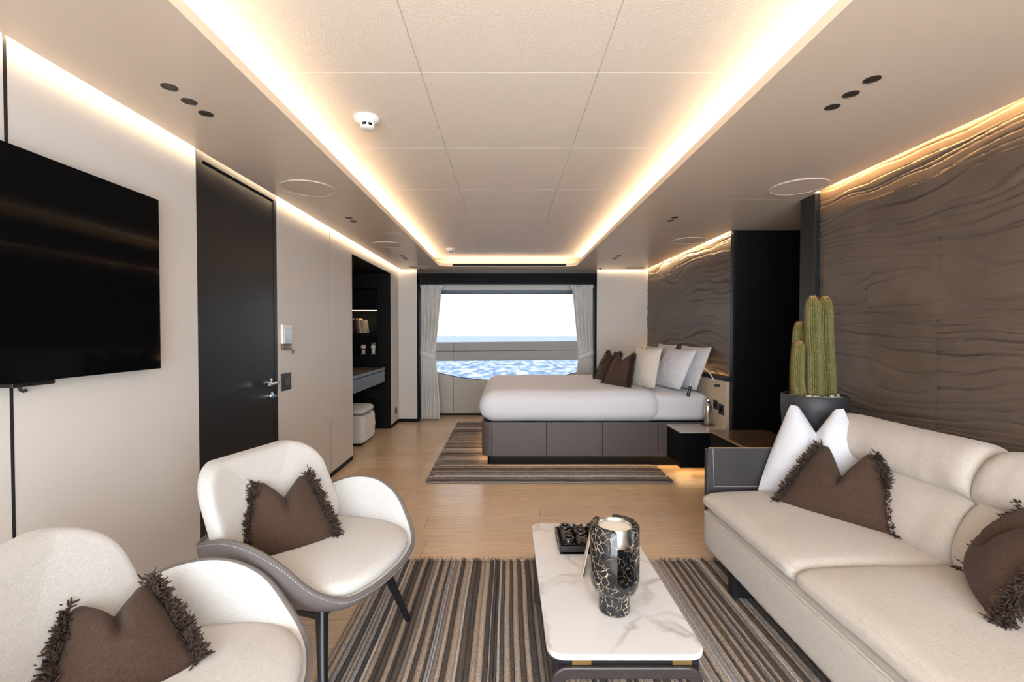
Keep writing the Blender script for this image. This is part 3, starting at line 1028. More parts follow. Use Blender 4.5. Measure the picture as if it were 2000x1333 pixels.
def rug(name, label, x0, x1, y0, y1, along, seed, nl):
    rnd = random.Random(seed)
    cx, cy = (x0 + x1) / 2, (y0 + y1) / 2
    t = thing(name, label, 'rug', (cx, cy, 0))
    W, L = (x1 - x0, y1 - y0) if along == 'y' else (y1 - y0, x1 - x0)
    g = G()
    u = -W / 2
    stripes = []
    last = -1
    while u < W / 2 - 0.006:
        k = rnd.choice([0, 0, 1, 1, 2, 3, 3, 4, 5, 5, 6])
        if k == last:
            continue
        last = k
        wd = {6: 0.010, 1: 0.022, 3: 0.02}.get(k, 0.022) * rnd.uniform(0.45, 1.3)
        wd = min(wd, W / 2 - u)
        stripes.append((u, u + wd, k))
        u += wd
    for (a, b, k) in stripes:
        hgt = rnd.uniform(0.008, 0.012)
        n = 5
        sd = rnd.random() * 50

        def fn(p_, q_):
            l = -L / 2 + L * p_
            s = a + (b - a) * q_
            s += 0.006 * noise.noise(Vector((s * 1.5, l * 2.2, seed)))
            zz = 0.0035 + hgt * (1 - abs(2 * q_ - 1) ** 2.5) + 0.002 * noise.noise(Vector((s * 30, l * 14, sd)))
            if p_ in (0.0, 1.0):
                zz = 0.002
                l += 0.012 * noise.noise(Vector((sd, 3, seed))) * (1 if p_ else -1)
            return (s, l, zz) if along == 'y' else (l, s, zz)
        g.grid(fn, nl, n, mi=k)
    ob('pile', g, rug_m, t, smooth=True)
    # frayed ends
    g = G()
    for sg in (-1, 1):
        for i in range(int(W / 0.0035)):
            s = -W / 2 + W * rnd.random()
            k = next((c for a, b, c in stripes if a <= s < b), 0)
            l0 = sg * (L / 2 - 0.008)
            d = Vector((rnd.gauss(0, 0.5), sg, rnd.uniform(-0.1, 0.9))).normalized() * rnd.uniform(0.012, 0.028)
            p0 = Vector((s, l0, 0.004))
            p1 = p0 + d
            p1.z = max(0.002, p1.z)
            sw_ = Vector((0.0025, 0, 0))
            vv = [p0 - sw_, p0 + sw_, p1 + sw_ * 0.4, p1 - sw_ * 0.4, (p0 + p1) / 2 + Vector((0, 0, 0.004))]
            if along != 'y':
                vv = [Vector((q.y, q.x, q.z)) for q in vv]
            g.add(vv, [(0, 1, 4), (1, 2, 4), (2, 3, 4), (3, 0, 4)], k)
    ob('frayed_edge', g, rug_m, t, kind='stuff')
    return t


rug('striped_rug', 'brown and grey striped rug under the coffee table', -0.69, 1.62, 0.3, 2.50, 'y', 3, 70)
rug('bedside_rug', 'grey brown striped rug lying under the bed', -0.68, 1.40, 3.80, 6.38, 'x', 11, 50)

# ================================================================== BED
bed = thing('bed', 'low double bed with brown leather base and white duvet', 'bed', (0.8, 5.1, 0.013))
BX0, BX1, BY0, BY1 = -0.239, 1.925, 4.25, 5.98
ob('plinth', G().prism(rrect(-0.185, BX1, 4.31, 5.93, 0.03), 0.0145, 0.112), m_jet, bed, world=True)
# base panels: rounded corner pieces and flat leather panels
ob('base_core', G().prism(rrect(BX0 + 0.012, BX1, BY0 + 0.012, BY1 - 0.012, 0.07), 0.106, 0.42), m_jet, bed, world=True)
cuts = [-0.143, 0.373, 0.899, 1.42, 1.925]
for i in range(4):
    for yy in ((BY0, BY0 + 0.02), (BY1 - 0.02, BY1)):
        box('leather_panel', m_bedleather, bed, cuts[i] + 0.0015, cuts[i + 1] - 0.0015, yy[0], yy[1], 0.104, 0.424, world=True, bevel=0.005)
for s, yc in ((-1, BY0), (1, BY1)):
    pin = arc(-0.143, yc - s * 0.096, 0.096, 180, 270, 8) if s < 0 else arc(-0.143, yc - s * 0.096, 0.096, 90, 180, 8)
    pin2 = arc(-0.143, yc - s * 0.096, 0.072, 180, 270, 8) if s < 0 else arc(-0.143, yc - s * 0.096, 0.072, 90, 180, 8)
    ob('corner_panel', G().prism(pin + pin2[::-1], 0.104, 0.424), m_bedleather, bed, world=True, bevel=0.003)
c3 = [BY0 + 0.098, 4.77, 5.46, BY1 - 0.098]
for i in range(3):
    box('leather_panel', m_bedleather, bed, BX0, BX0 + 0.02, c3[i] + 0.0015, c3[i + 1] - 0.0015, 0.104, 0.424, world=True, bevel=0.005)


def duv(u, v, w_, p):
    z = p[2]
    if w_ > -0.2:
        z += 0.03 * (1 - u ** 4) * (1 - v ** 2) * (w_ + 0.2) / 1.2
    n_ = fbm(p[0] * 2.2, p[1] * 2.2, p[2] * 3, 2)
    k = 1 + (0.006 * (1 - w_ * w_))
    pu = 0.012 * (1 - abs(w_)) if w_ < 0.5 else 0
    dx = -0.02 * max(0, -w_) * (1 if u < -0.9 else 0)
    return [p[0] * k - pu * (u < 0) * abs(u) ** 6 + 0.004 * n_, p[1] * k + 0.006 * n_ * v, z + 0.006 * n_]


ob('mattress', G().rbox((1.38, 5.115, 0.555), (0.54, 0.835, 0.135), (0.09, 0.09, 0.07), 20, lambda u, v, w_, p: [p[0], p[1] + 0.004 * fbm(p[0] * 6, p[2] * 6), p[2] + (0.01 * (1 - v * v) if w_ > 0 else 0)]), m_linen, bed, world=True, smooth=True, weld=True)
ob('duvet', G().rbox((0.613, 5.115, 0.566), (0.86, 0.862, 0.15), (0.14, 0.115, 0.12), 34, duv), m_linen, bed, world=True, smooth=True, weld=True)

# ---- headboard
hb = thing('headboard', 'cream headboard panel with dark ledge behind the bed', 'headboard', (1.96, 5.15, 0.40))
box('head_panel', m_headpanel, hb, 1.932, 1.965, 4.004, 6.35, 0.0, 0.834, world=True, bevel=0.002)
box('ledge', m_trim, hb, 1.925, 1.955, 3.998, 6.36, 0.836, 0.872, world=True, bevel=0.002)

# ---- bedside table
bt = thing('bedside_table', 'floating black bedside cabinet with pale top by the bed', 'bedside table', (1.7, 4.07, 0.08))
box('top', m_bedtop, bt, 1.495, 1.931, 3.905, 4.248, 0.398, 0.410, world=True, bevel=0.002)
box('body', m_jet, bt, 1.50, 1.931, 3.912, 4.248, 0.095, 0.397, world=True, bevel=0.003)

# ---- things on the bedside table
st = thing('thermos_bottle', 'slim silver thermos bottle on the bedside table', 'bottle', (1.855, 4.19, 0.4175))
ob('body', G().lathe([(0, 0), (0.034, 0), (0.036, 0.004), (0.036, 0.165), (0.033, 0.178), (0.022, 0.195), (0.02, 0.2)], 32), m_satin, st, smooth=True)
ob('cap', G().lathe([(0.021, 0.2), (0.023, 0.203), (0.023, 0.232), (0.021, 0.236), (0, 0.237)], 28), m_chrome, st, smooth=True)
ct = ob('coaster', G().lathe([(0, 0), (0.055, 0), (0.058, 0.003), (0.058, 0.0065), (0, 0.0065)], 36), m_bronzeplate, None, smooth=True)
ct.location = (1.855, 4.19, 0.4105)
tag(ct, 'round metal coaster under the silver bottle', 'coaster')
socket('bedside_socket', 'dark socket on the headboard nearer the bed, behind the bottle', (1.932, 4.195, 0.60), '-x', 0.042)
socket('bedside_socket', 'dark socket on the headboard nearest the passage', (1.932, 4.085, 0.575), '-x', 0.048)
rl = thing('reading_lamp', 'gooseneck reading lamp with black head over the bed', 'lamp', (1.932, 4.12, 0.785))
ob('base', G().tube([(0, 0, 0), (-0.05, 0, 0)], 0.011, 16), m_darkplastic, rl, smooth=True)
gp = []
for k in range(21):
    a = k / 20
    gp.append((-0.05 - 0.20 * a, 0.05 * a + 0.02 * math.sin(a * 3.1), 0.0 + 0.17 * math.sin(math.pi * min(1, a * 0.95 + 0.05)) ** 0.8 - 0.02 * a))
ob('gooseneck', G().tube(gp, 0.006, 10), m_lampcord, rl, smooth=True)
e = Vector(gp[-1])
ob('lamp_head', G().tube([e + Vector((0.002, 0, 0.01)), e + Vector((-0.006, 0, -0.03)), e + Vector((-0.02, 0, -0.085))], [0.011, 0.015, 0.014], 16), m_darkplastic, rl, smooth=True)


# ================================================================== CUSHIONS
def cushion_mesh(w_, h_, t_, chop=0.0, squeeze=0.0, n=30, ears=0.06, sag=0.04, wob=0.004, seed=0, flange=0.0, belly=0.0):
    g = G()

    def shape(u, v, side):
        au, av = abs(u), abs(v)
        x = w_ / 2 * u * (1 - ears * (1 - v * v))
        z = h_ / 2 * v * (1 - ears * (1 - u * u)) + h_ / 2
        th = t_ / 2 * ((1 - au ** 2.1) * (1 - av ** 2.6)) ** 0.68
        a = max(0.0, (v + 0.35) / 1.35)
        a = a * a * (3 - 2 * a)
        nt_ = max(0.0, 1 - au / 0.72) ** 1.15
        z -= chop * h_ * nt_ * a
        th *= 1 - 0.72 * (chop > 0) * math.exp(-(u / 0.15) ** 2) * max(0, (v + 0.15) / 1.15) ** 0.7
        x *= 1 - squeeze * ((v + 1) / 2) ** 1.4
        z -= sag * h_ * (1 - u * u) * (1 - v) / 2
        th *= 1 + belly * (-v)
        th += wob * fbm(u * 2 + seed, v * 2, side * 3) * (1 - au ** 2) * (1 - av ** 2)
        return (x, side * th, z)
    for side in (-1, 1):
        g.grid(lambda a, b: shape(2 * a - 1, 2 * b - 1, side), n + 1, n + 1, flip=side > 0)
    return g, shape


def cushion(name, label, cat, mat, w_, h_, t_, loc, normal, tilt, fringe=False, group=None, **k):
    g, shape = cushion_mesh(w_, h_, t_, **k)
    o = ob(name, g, mat, None, smooth=True, weld=True)
    o.location = loc
    o.rotation_euler = (-R(tilt), 0, math.atan2(normal[0], -normal[1]))
    tag(o, label, cat, group)
    if fringe:
        rnd = random.Random(int(abs(loc[0]) * 1000) + int(loc[1] * 100))
        for s in (-1, 1):
            g = G()
            for i in range(650):
                v = -1 + 2 * rnd.random()
                b = Vector(shape(s * 0.985, v, 0))
                L = rnd.uniform(0.028, 0.05)
                d = Vector((s * rnd.uniform(0.2, 1.2), rnd.gauss(-0.25, 0.85), rnd.gauss(0.1, 0.5))).normalized()
                pts = [b]
                for q in range(3):
                    d = (d + Vector((rnd.gauss(0, 0.45), rnd.gauss(0, 0.45), rnd.gauss(-0.12, 0.4)))).normalized()
                    pts.append(pts[-1] + d * L / 3)
                g.tube(pts, [0.0026, 0.0026, 0.0024, 0.0018], 4, cap=False)
            ob('fringe', g, m_fringe, o, smooth=True)
        # rolled seam along the plain edges
        ob('seam', G().tube([shape(-0.97 + 1.94 * i / 40, -1, 0) for i in range(41)], 0.0035, 6), m_fringe, o, smooth=True)
    return o


GP = 'brown fringed throw cushions'
# bed pillows (leaning on the headboard, facing the window side of the cabin's foot end)
GB = 'white pillows on the bed'
cushion('bed_pillow', 'white flanged pillow against the headboard nearest the reading lamp', 'pillow', m_linen, 0.66, 0.44, 0.14, (1.79, 4.66, 0.715), (-1, -0.05), 20, group=GB, ears=0.05, wob=0.012, seed=1)
cushion('bed_pillow', 'plump white pillow in front of the flanged one on the near side', 'pillow', m_linen, 0.60, 0.42, 0.18, (1.62, 4.64, 0.72), (-1, -0.12), 24, group=GB, ears=0.05, wob=0.012, seed=2)
cushion('bed_pillow', 'white pillow against the headboard on the window side', 'pillow', m_linen, 0.66, 0.44, 0.14, (1.79, 5.50, 0.715), (-1, 0.03), 20, group=GB, ears=0.05, wob=0.012, seed=3)
cushion('bed_pillow', 'plump white pillow in front of the window-side pillow', 'pillow', m_linen, 0.60, 0.42, 0.17, (1.60, 5.46, 0.72), (-1, 0.0), 24, group=GB, ears=0.05, wob=0.012, seed=4)
cushion('bed_cushion', 'cream ribbed square cushion on the near side of the bed', 'cushion', m_creamcush, 0.43, 0.40, 0.17, (1.36, 4.60, 0.725), (-1, -0.35), 12, group='cream cushions on the bed', ears=0.05, seed=5)
cushion('bed_cushion', 'cream ribbed cushion half hidden behind the brown bed cushions', 'cushion', m_creamcush, 0.43, 0.40, 0.16, (1.40, 5.32, 0.73), (-1, -0.1), 16, group='cream cushions on the bed', ears=0.05, seed=6)
cushion('fringed_cushion', 'brown fringed cushion at the front of the bed pillows, nearer side', 'cushion', m_brown, 0.36, 0.34, 0.15, (1.10, 4.60, 0.735), (-0.9, -0.5), 22, True, GP, chop=0.22, squeeze=0.35, seed=7)
cushion('fringed_cushion', 'brown fringed cushion on the bed, the one closer to the window', 'cushion', m_brown, 0.36, 0.34, 0.15, (1.06, 5.02, 0.745), (-0.95, -0.3), 26, True, GP, chop=0.22, squeeze=0.35, seed=8)

# ================================================================== SOFA
sofa = thing('sofa', 'long cream fabric sofa with charcoal leather arm', 'sofa', (1.5, 1.5, 0))
SY0, SY1 = 0.35, 2.44
SF_ = 1.05
ob('base', G().rbox((1.50, (SY0 + SY1) / 2, 0.226), (0.455, (SY1 - SY0) / 2, 0.106), (0.045, 0.045, 0.04), 16), m_sofa, sofa, world=True, smooth=True, weld=True)
ob('base_piping', G().tube([(1.046, y_, 0.322) for y_ in (SY0 + 0.05, SY1 - 0.05)], 0.004, 8), m_sofa, sofa, world=True, smooth=True)


def seat(y0, y1):
    hx, hy_ = (1.72 - SF_ + 0.005) / 2, (y1 - y0) / 2

    def fn(u, v, w_, p):
        z = p[2]
        if w_ > -0.5:
            z += (0.022 * (1 - v ** 4) * (1 - 0.7 * u * u) - 0.012 * max(0, -u) ** 2) * (w_ + 0.5) / 1.5
        z += 0.003 * fbm(p[0] * 5, p[1] * 5, 0.3)
        return [p[0] - 0.006 * (1 - w_ * w_) * (u < -0.9), p[1], z]
    ob('seat_cushion', G().rbox(((SF_ + 1.72) / 2, (y0 + y1) / 2, 0.378), (hx, hy_, 0.044), (0.05, 0.035, 0.036), 22, fn), m_sofa, sofa, world=True, smooth=True, weld=True)


seat(1.655, SY1 - 0.005)
seat(0.86, 1.652)
seat(0.36, 0.857)


def back(y0, y1):
    prof = [(1.60, 0.40), (1.585, 0.46), (1.60, 0.53), (1.635, 0.60), (1.672, 0.640), (1.690, 0.655), (1.672, 0.675), (1.665, 0.71), (1.675, 0.76), (1.705, 0.812),
            (1.755, 0.845), (1.81, 0.848), (1.86, 0.825), (1.90, 0.76), (1.925, 0.65), (1.935, 0.5), (1.935, 0.40)]
    P = []
    n = len(prof)
    for i in range(n - 1):      # catmull-rom
        p0, p1, p2, p3 = (Vector(prof[max(0, min(n - 1, k))]) for k in (i - 1, i, i + 1, i + 2))
        for q in range(4):
            t = q / 4
            P.append(0.5 * ((2 * p1) + (p2 - p0) * t + (2 * p0 - 5 * p1 + 4 * p2 - p3) * t * t + (3 * p1 - p0 - 3 * p2 + p3) * t ** 3))
    P.append(Vector(prof[-1]))
    c = Vector((1.79, 0.56))
    m_ = 40

    def fn(a, b):
        p_ = P[round(b * (len(P) - 1))]
        s = 2 * a - 1
        e = max(0, (abs(s) - 0.82) / 0.18)
        k = math.sqrt(max(0, 1 - (e * 0.92) ** 2)) if e > 0 else 1
        k = 0.80 + 0.20 * k
        q = c + (p_ - c) * k
        if p_[1] < 0.42:
            q.y = p_[1]
        puff = 0.008 * fbm(s * 2.2, b * 3, y0)
        tuft = 0.016 * math.exp(-((s + 0.05) / 0.14) ** 2 - ((p_[1] - 0.56) / 0.03) ** 2) * (p_[0] < 1.75)
        yy = (y0 + y1) / 2 + s * (y1 - y0) / 2
        if e > 0.99:
            yy -= math.copysign(0.003, s)
        return (q.x + puff + tuft, yy, q.y + puff * 0.5)
    g = G().grid(fn, m_, len(P))
    N = len(P)
    g.f += [tuple(range(N)), tuple(range((m_ - 1) * N, m_ * N))[::-1]]
    g.mi += [0, 0]
    b_ = ob('back_cushion', g, m_sofa, sofa, world=True, smooth=True)
    ob('tuft_button', G().rbox((1.634, (y0 + y1) / 2 - 0.02, 0.56), (0.006, 0.008, 0.006), (0.005, 0.007, 0.005), 6), m_sofa, sofa, world=True, smooth=True, weld=True)


back(1.645, 2.42)
back(0.86, 1.64)
back(0.36, 0.855)
box('back_frame', m_arm_leather, sofa, 1.925, 1.955, SY0, 2.44, 0.12, 0.72, world=True, bevel=0.01)
# leather arm at the far end
ob('arm', G().box(1.085, 1.95, 2.452, 2.492, 0.16, 0.635), m_arm_leather, sofa, world=True, bevel=0.008)
fl = ob('arm_flap', G().prism([(1.095, 0.42), (1.90, 0.42), (1.90, 0.643), (1.088, 0.643)], 2.444, 2.452, 'y'), m_arm_leather, sofa, world=True, bevel=0.003)
ob('stitching', G().tube([(1.112, 2.4435, 0.64), (1.118, 2.4435, 0.435), (1.88, 2.4435, 0.435)], 0.0014, 6), m_thread, sofa, world=True)
ob('arm_stud', G().lathe([(0.010, 0), (0.0095, 0.003), (0, 0.005)], 20), m_chrome, sofa, smooth=True)
s_ = sofa.children[-1]
s_.location = (1.19 - 1.5, 2.444 - 1.5, 0.503)
s_.rotation_euler = (R(90), 0, 0)
ob('arm_piping', G().tube([(1.09, 2.446, 0.6445), (1.93, 2.446, 0.6445)], 0.003, 6), m_goldedge, sofa, world=True)
ob('arm', G().box(1.085, 1.95, SY0 - 0.04, SY0, 0.16, 0.635), m_arm_leather, sofa, world=True, bevel=0.008)
for yy in (2.12, 0.55):
    ob('leg', G().box(1.065, 1.92, yy, yy + 0.05, 0.0135, 0.125), m_trim, sofa, world=True, bevel=0.003)

cushion('throw_cushion', 'white ribbed throw cushion in the far corner of the sofa', 'cushion', m_white, 0.50, 0.47, 0.17, (1.545, 2.27, 0.425), (-0.58, -0.81), 14, chop=0.27, squeeze=0.54, seed=9, ears=0.04)
cushion('fringed_cushion', 'brown fringed cushion in front of the white one on the sofa', 'cushion', m_brown, 0.45, 0.335, 0.14, (1.455, 2.025, 0.432), (-0.82, -0.57), 32, True, GP, chop=0.38, squeeze=0.52, seed=10, ears=0.04)
cushion('fringed_cushion', 'brown fringed cushion cut by the right edge of the photo', 'cushion', m_brown, 0.37, 0.32, 0.16, (1.495, 1.425, 0.435), (-0.81, 0.59), 27, True, GP, chop=0.15, squeeze=0.25, seed=12, ears=0.04)

# ================================================================== SIDE TABLE AND CACTUS
sd = thing('side_table', 'black side table with bronze top behind the sofa arm', 'side table', (1.75, 3.0, 0))
box('body', m_jet, sd, 1.535, 1.955, 2.53, 3.42, 0.0, 0.518, world=True, bevel=0.002)
box('top', m_bronzetop, sd, 1.53, 1.956, 2.525, 3.425, 0.519, 0.531, world=True, bevel=0.001)
ob('edge_trim', G().box(1.526, 1.53, 2.525, 3.425, 0.518, 0.5325), m_goldedge, sd, world=True)

cac = thing('potted_cactus', 'tall golden spined column cactus in a charcoal pot', 'potted plant', (1.785, 2.64, 0.532))
pr = 0.166
ob('pot', G().lathe([(0, 0), (pr * 0.60, 0), (pr * 0.72, 0.02), (pr * 0.86, 0.09), (pr * 0.95, 0.18), (pr, 0.30), (pr, 0.372), (pr - 0.006, 0.378), (pr - 0.014, 0.374), (pr - 0.016, 0.33), (0, 0.33)], 56), m_pot, cac, smooth=True)
g = G()
rnd = random.Random(5)
for k in range(90):
    a, rr = rnd.random() * 6.283, math.sqrt(rnd.random()) * (pr - 0.03)
    s = rnd.uniform(0.008, 0.016)
    g.rbox((rr * math.cos(a), rr * math.sin(a), 0.352 + rnd.uniform(-0.004, 0.022)), (s, s * rnd.uniform(0.7, 1), s * 0.7), (s * 0.8, s * 0.6, s * 0.55), 3)
ob('pebbles', g, m_pebble, cac, smooth=True, weld=True, kind='stuff')


def column(x, y, z0, h_, r, lean, seed, waist=0.0):
    rnd = random.Random(seed)
    ribs = 21
    nu, nv = ribs * 4, 46

    def rad(v):
        top = 1 - max(0, (v - 0.82) / 0.18) ** 2.4
        return r * math.sqrt(max(0.0006, top)) * (0.86 + 0.14 * math.sin(v * 2.6 + 0.3) - waist * math.exp(-((v - 0.42) / 0.08) ** 2))

    def ctr(v):
        return (x + lean[0] * v + 0.008 * math.sin(v * 4 + seed), y + lean[1] * v)

    def fn(u, v):
        a = 2 * math.pi * u
        rr = rad(v) * (1 + 0.055 * math.cos(ribs * a))
        c = ctr(v)
        return (c[0] + rr * math.cos(a), c[1] + rr * math.sin(a), z0 + h_ * v)
    st_ = ob('stem', G().grid(fn, nu, nv, cu=True), m_cactus, cac, smooth=True)
    g = G()
    for k in range(ribs):
        a = 2 * math.pi * k / ribs
        m2 = int(h_ / 0.011)
        for j in range(m2):
            v = (j + 0.5 * (k % 2)) / m2
            rr = rad(v) * 1.05
            c = ctr(v)
            b = Vector((c[0] + rr * math.cos(a), c[1] + rr * math.sin(a), z0 + h_ * v))
            g.rbox(b, (0.0016, 0.0016, 0.0016), (0.001, 0.001, 0.001), 1)
            for q in range(5):
                d = Vector((math.cos(a), math.sin(a), 0)) + Vector((rnd.gauss(0, 0.6), rnd.gauss(0, 0.6), rnd.gauss(0.15, 0.6)))
                if v > 0.93:
                    d.z += 1.2
                d = d.normalized() * rnd.uniform(0.008, 0.016)
                sd_ = Vector((-math.sin(a), math.cos(a), 0)) * 0.0008
                g.add([b - sd_, b + sd_, b + d], [(0, 1, 2)])
    ob('spines', g, m_spine, st_, kind='stuff')


column(-0.022, -0.03, 0.34, 0.605, 0.041, (-0.002, 0.0), 1, 0.05)
column(0.079, 0.0, 0.34, 0.605, 0.041, (-0.018, 0.0), 2, 0.0)
column(-0.092, -0.02, 0.34, 0.345, 0.031, (-0.014, 0.0), 3, 0.06)
column(-0.045, 0.07, 0.34, 0.46, 0.036, (-0.005, 0.0), 4, 0.0)


# ================================================================== ARMCHAIRS
def cr_loop(P, per):
    n = len(P)
    out = []
    for i in range(n):
        p0, p1, p2, p3 = (Vector(P[(i + k) % n]) for k in (-1, 0, 1, 2))
        for q in range(per):
            t = q / per
            out.append(0.5 * ((2 * p1) + (p2 - p0) * t + (2 * p0 - 5 * p1 + 4 * p2 - p3) * t * t + (3 * p1 - p0 - 3 * p2 + p3) * t ** 3))
    return out


def make_chair(label):
    t = thing('armchair', label, 'armchair', group='ivory shell armchairs')
    half = [(0.345, 0, 0.372), (0.335, 0.13, 0.374), (0.300, 0.235, 0.385), (0.235, 0.305, 0.44), (0.15, 0.345, 0.525), (0.04, 0.36, 0.575), (-0.08, 0.352, 0.578),
            (-0.19, 0.325, 0.545), (-0.285, 0.275, 0.505), (-0.355, 0.19, 0.485), (-0.39, 0.09, 0.480)]
    P = half + [(-0.395, 0, 0.480)] + [(a, -b, c) for a, b, c in half[:0:-1]]
    rim = cr_loop(P, 6)
    n = len(rim)

    def outer(i, j):
        p = rim[i % n]
        a = j / 9
        k = 1 - 0.44 * a ** 2.0
        return (p.x * k, p.y * k, p.z + (0.288 - p.z) * a ** 0.85)

    def inner(i, j):
        p = rim[i % n]
        a = j / 7
        k = 0.962 - 0.16 * a ** 0.8
        return (p.x * k, p.y * k, (p.z - 0.001) + (0.360 - p.z) * a)
    g = G().grid(lambda u, v: outer(round(u * n), round(v * 9)), n, 10, cu=True)
    b = len(g.v)
    g.v.append((0, 0, 0.284))
    for i in range(n):
        g.f.append((i * 10 + 9, ((i + 1) % n) * 10 + 9, b))
        g.mi.append(0)
    sh = ob('shell', g, m_grey_leather, t, smooth=True)
    g = G().grid(lambda u, v: inner(round(u * n), round(v * 7)), n, 8, cu=True)
    b = len(g.v)
    g.v.append((0, 0, 0.360))
    for i in range(n):
        g.f.append((i * 8 + 7, ((i + 1) % n) * 8 + 7, b))
        g.mi.append(0)
    ob('lining', g, m_chair, t, smooth=True)
    # leather rim and its stitching
    g = G()
    g.grid(lambda u, v: (lambda p: (p.x * (1.004 - 0.046 * v), p.y * (1.004 - 0.046 * v), p.z + 0.004 * math.sin(math.pi * v)))(rim[round(u * n) % n]), n, 5, cu=True)
    ob('rim', g, m_grey_leather, t, smooth=True)
    g = G()
    for i in range(0, n):
        p, q = rim[i], rim[(i + 1) % n]
        for s_ in (0.1, 0.6):
            a = p.lerp(q, s_) * 1
            b2 = p.lerp(q, s_ + 0.3)
            k = 1.002
            g.tube([(a.x * k, a.y * k, a.z - 0.010), (b2.x * k, b2.y * k, b2.z - 0.010)], 0.0013, 4)
    ob('stitching', g, m_thread, t)
    # seat cushion
    def seatfn(u, v, w_, p):
        a = math.atan2(p[1], p[0])
        return p
    ring = [rim[i] for i in range(n)]

    def top(u, v):
        p = ring[round(u * n) % n]
        # v: 0 bottom edge .. 1 centre of the top
        fr = max(0, p.x) / 0.34
        k0 = 0.845 + 0.085 * fr ** 1.5
        if v < 0.35:
            a = v / 0.35 * math.pi / 2
            k = k0 - 0.05 + 0.05 * math.sin(a * 2) * 0.4 + 0.05 * min(1, v / 0.12)
            z = 0.366 + 0.036 * (1 - math.cos(a * 1.0)) / 1.0
            k = k0 - 0.045 * (1 - math.sin(a)) 
            return (p.x * k, p.y * k, z)
        a = (v - 0.35) / 0.65
        k = k0 * (1 - a)
        z = 0.402 + 0.046 * math.sin(min(1, a * 1.15 + 0.02) * math.pi / 2) ** 0.62 - 0.004 * a
        return (p.x * k, p.y * k, z)
    ob('seat_cushion', G().grid(top, n, 20, cu=True), m_chair, t, smooth=True)
    # back rest: rounded pad, leaning and gently wrapped
    HW, HH, TH = 0.295, 0.200, 0.040

    def pad(u, v, w_, p):
        # p local: x thickness, y across, z up
        s = p[1] / HW
        zz = p[2] / HH
        nar = 1 - 0.13 * (zz + 1) / 2 * 0.9 if zz > 0 else 1 - 0.06
        y_ = p[1] * (1.0 - 0.02 * zz)
        x_ = p[0] + 0.075 * s * s - 0.085 * zz - 0.262
        z_ = p[2] + 0.570
        return [x_, y_, z_]
    g = G()
    N = 26
    cr_ = 0.125
    out = rrect(-HW, HW, -HH, HH, cr_, 10)
    m_ = len(out)
    rows = [(1.0, 0.0), (1.0, 0.35), (0.985, 0.7), (0.955, 0.9), (0.90, 1.0), (0.6, 1.06), (0.3, 1.09), (0.0, 1.1)]
    for side in (1, -1):
        def fn(a, b):
            oy, oz = out[round(a * m_) % m_]
            k, th = rows[round(b * (len(rows) - 1))]
            return tuple(pad(0, 0, 0, [side * th * TH, oy * k, oz * k]))
        g.grid(fn, m_, len(rows), cu=True)
    ob('backrest', g, m_chair, t, smooth=True, weld=True)
    for sx, sy in ((1, 1), (1, -1), (-1, 1), (-1, -1)):
        p0 = Vector((0.165 * sx, 0.18 * sy, 0.305))
        p1 = Vector((0.245 * sx, 0.272 * sy, 0.0))
        ob('leg', G().tube([p0, p0.lerp(p1, 0.1), p1], [0.024, 0.021, 0.0125], 16), m_blackleg, t, smooth=True)
    ob('under_frame', G().box(-0.17, 0.17, -0.19, 0.19, 0.262, 0.286), m_blackleg, t, bevel=0.006)
    return t


ch = make_chair('ivory shell armchair by the black door, with a brown cushion')
ch.location = (-0.745, 1.775, 0.013)
ch.rotation_euler = (0, 0, R(-17))
c2 = copy_tree(ch)
c2.location = (-0.83, 1.02, 0.0)
c2.rotation_euler = (0, 0, R(10))
c2['label'] = 'ivory shell armchair nearest the camera, cut by the photo corner'
cushion('fringed_cushion', 'brown fringed cushion on the armchair by the black door', 'cushion', m_brown, 0.32, 0.285, 0.14, (-0.812, 1.705, 0.450), (0.60, -0.80), 40, True, GP, chop=0.26, squeeze=0.42, seed=14, ears=0.04, sag=0.10)
cushion('fringed_cushion', 'brown fringed cushion on the armchair nearest the camera', 'cushion', m_brown, 0.265, 0.25, 0.14, (-0.865, 1.02, 0.450), (0.74, -0.67), 56, True, GP, chop=0.22, squeeze=0.42, seed=15, ears=0.04, sag=0.10)

# ================================================================== COFFEE TABLE
ctb = thing('coffee_table', 'white marble coffee table on a dark wood frame', 'coffee table', (0.34, 1.72, 0.013))
TX0, TX1, TY0, TY1 = 0.115, 0.568, 1.262, 2.155
ob('marble_top', G().prism(rrect(TX0, TX1, TY0, TY1, 0.05, 8), 0.342, 0.36), m_wmarble, ctb, world=True, bevel=0.005, seg=3)


def frame_end(y0, y1):
    o_ = rrect(TX0 + 0.012, TX1 - 0.012, -0.1, 0.322, 0.042, 8)
    n = len(o_)
    # inverted U: outer arc over the top, inner arc back
    xo0, xo1, t_ = TX0 + 0.012, TX1 - 0.012, 0.036
    outer = [(xo1, 0.0135)] + arc(xo1 - 0.045, 0.320 - 0.045, 0.045, 0, 90, 6) + arc(xo0 + 0.045, 0.320 - 0.045, 0.045, 90, 180, 6) + [(xo0, 0.0135)]
    inn = [(xo0 + t_, 0.0135)] + arc(xo0 + t_ + 0.015, 0.320 - t_ - 0.015, 0.015, 180, 90, 4) + arc(xo1 - t_ - 0.015, 0.320 - t_ - 0.015, 0.015, 90, 0, 4) + [(xo1 - t_, 0.0135)]
    ob('end_frame', G().prism(outer + inn, y0, y1, 'y'), m_darkoak, ctb, world=True, bevel=0.006, seg=3)


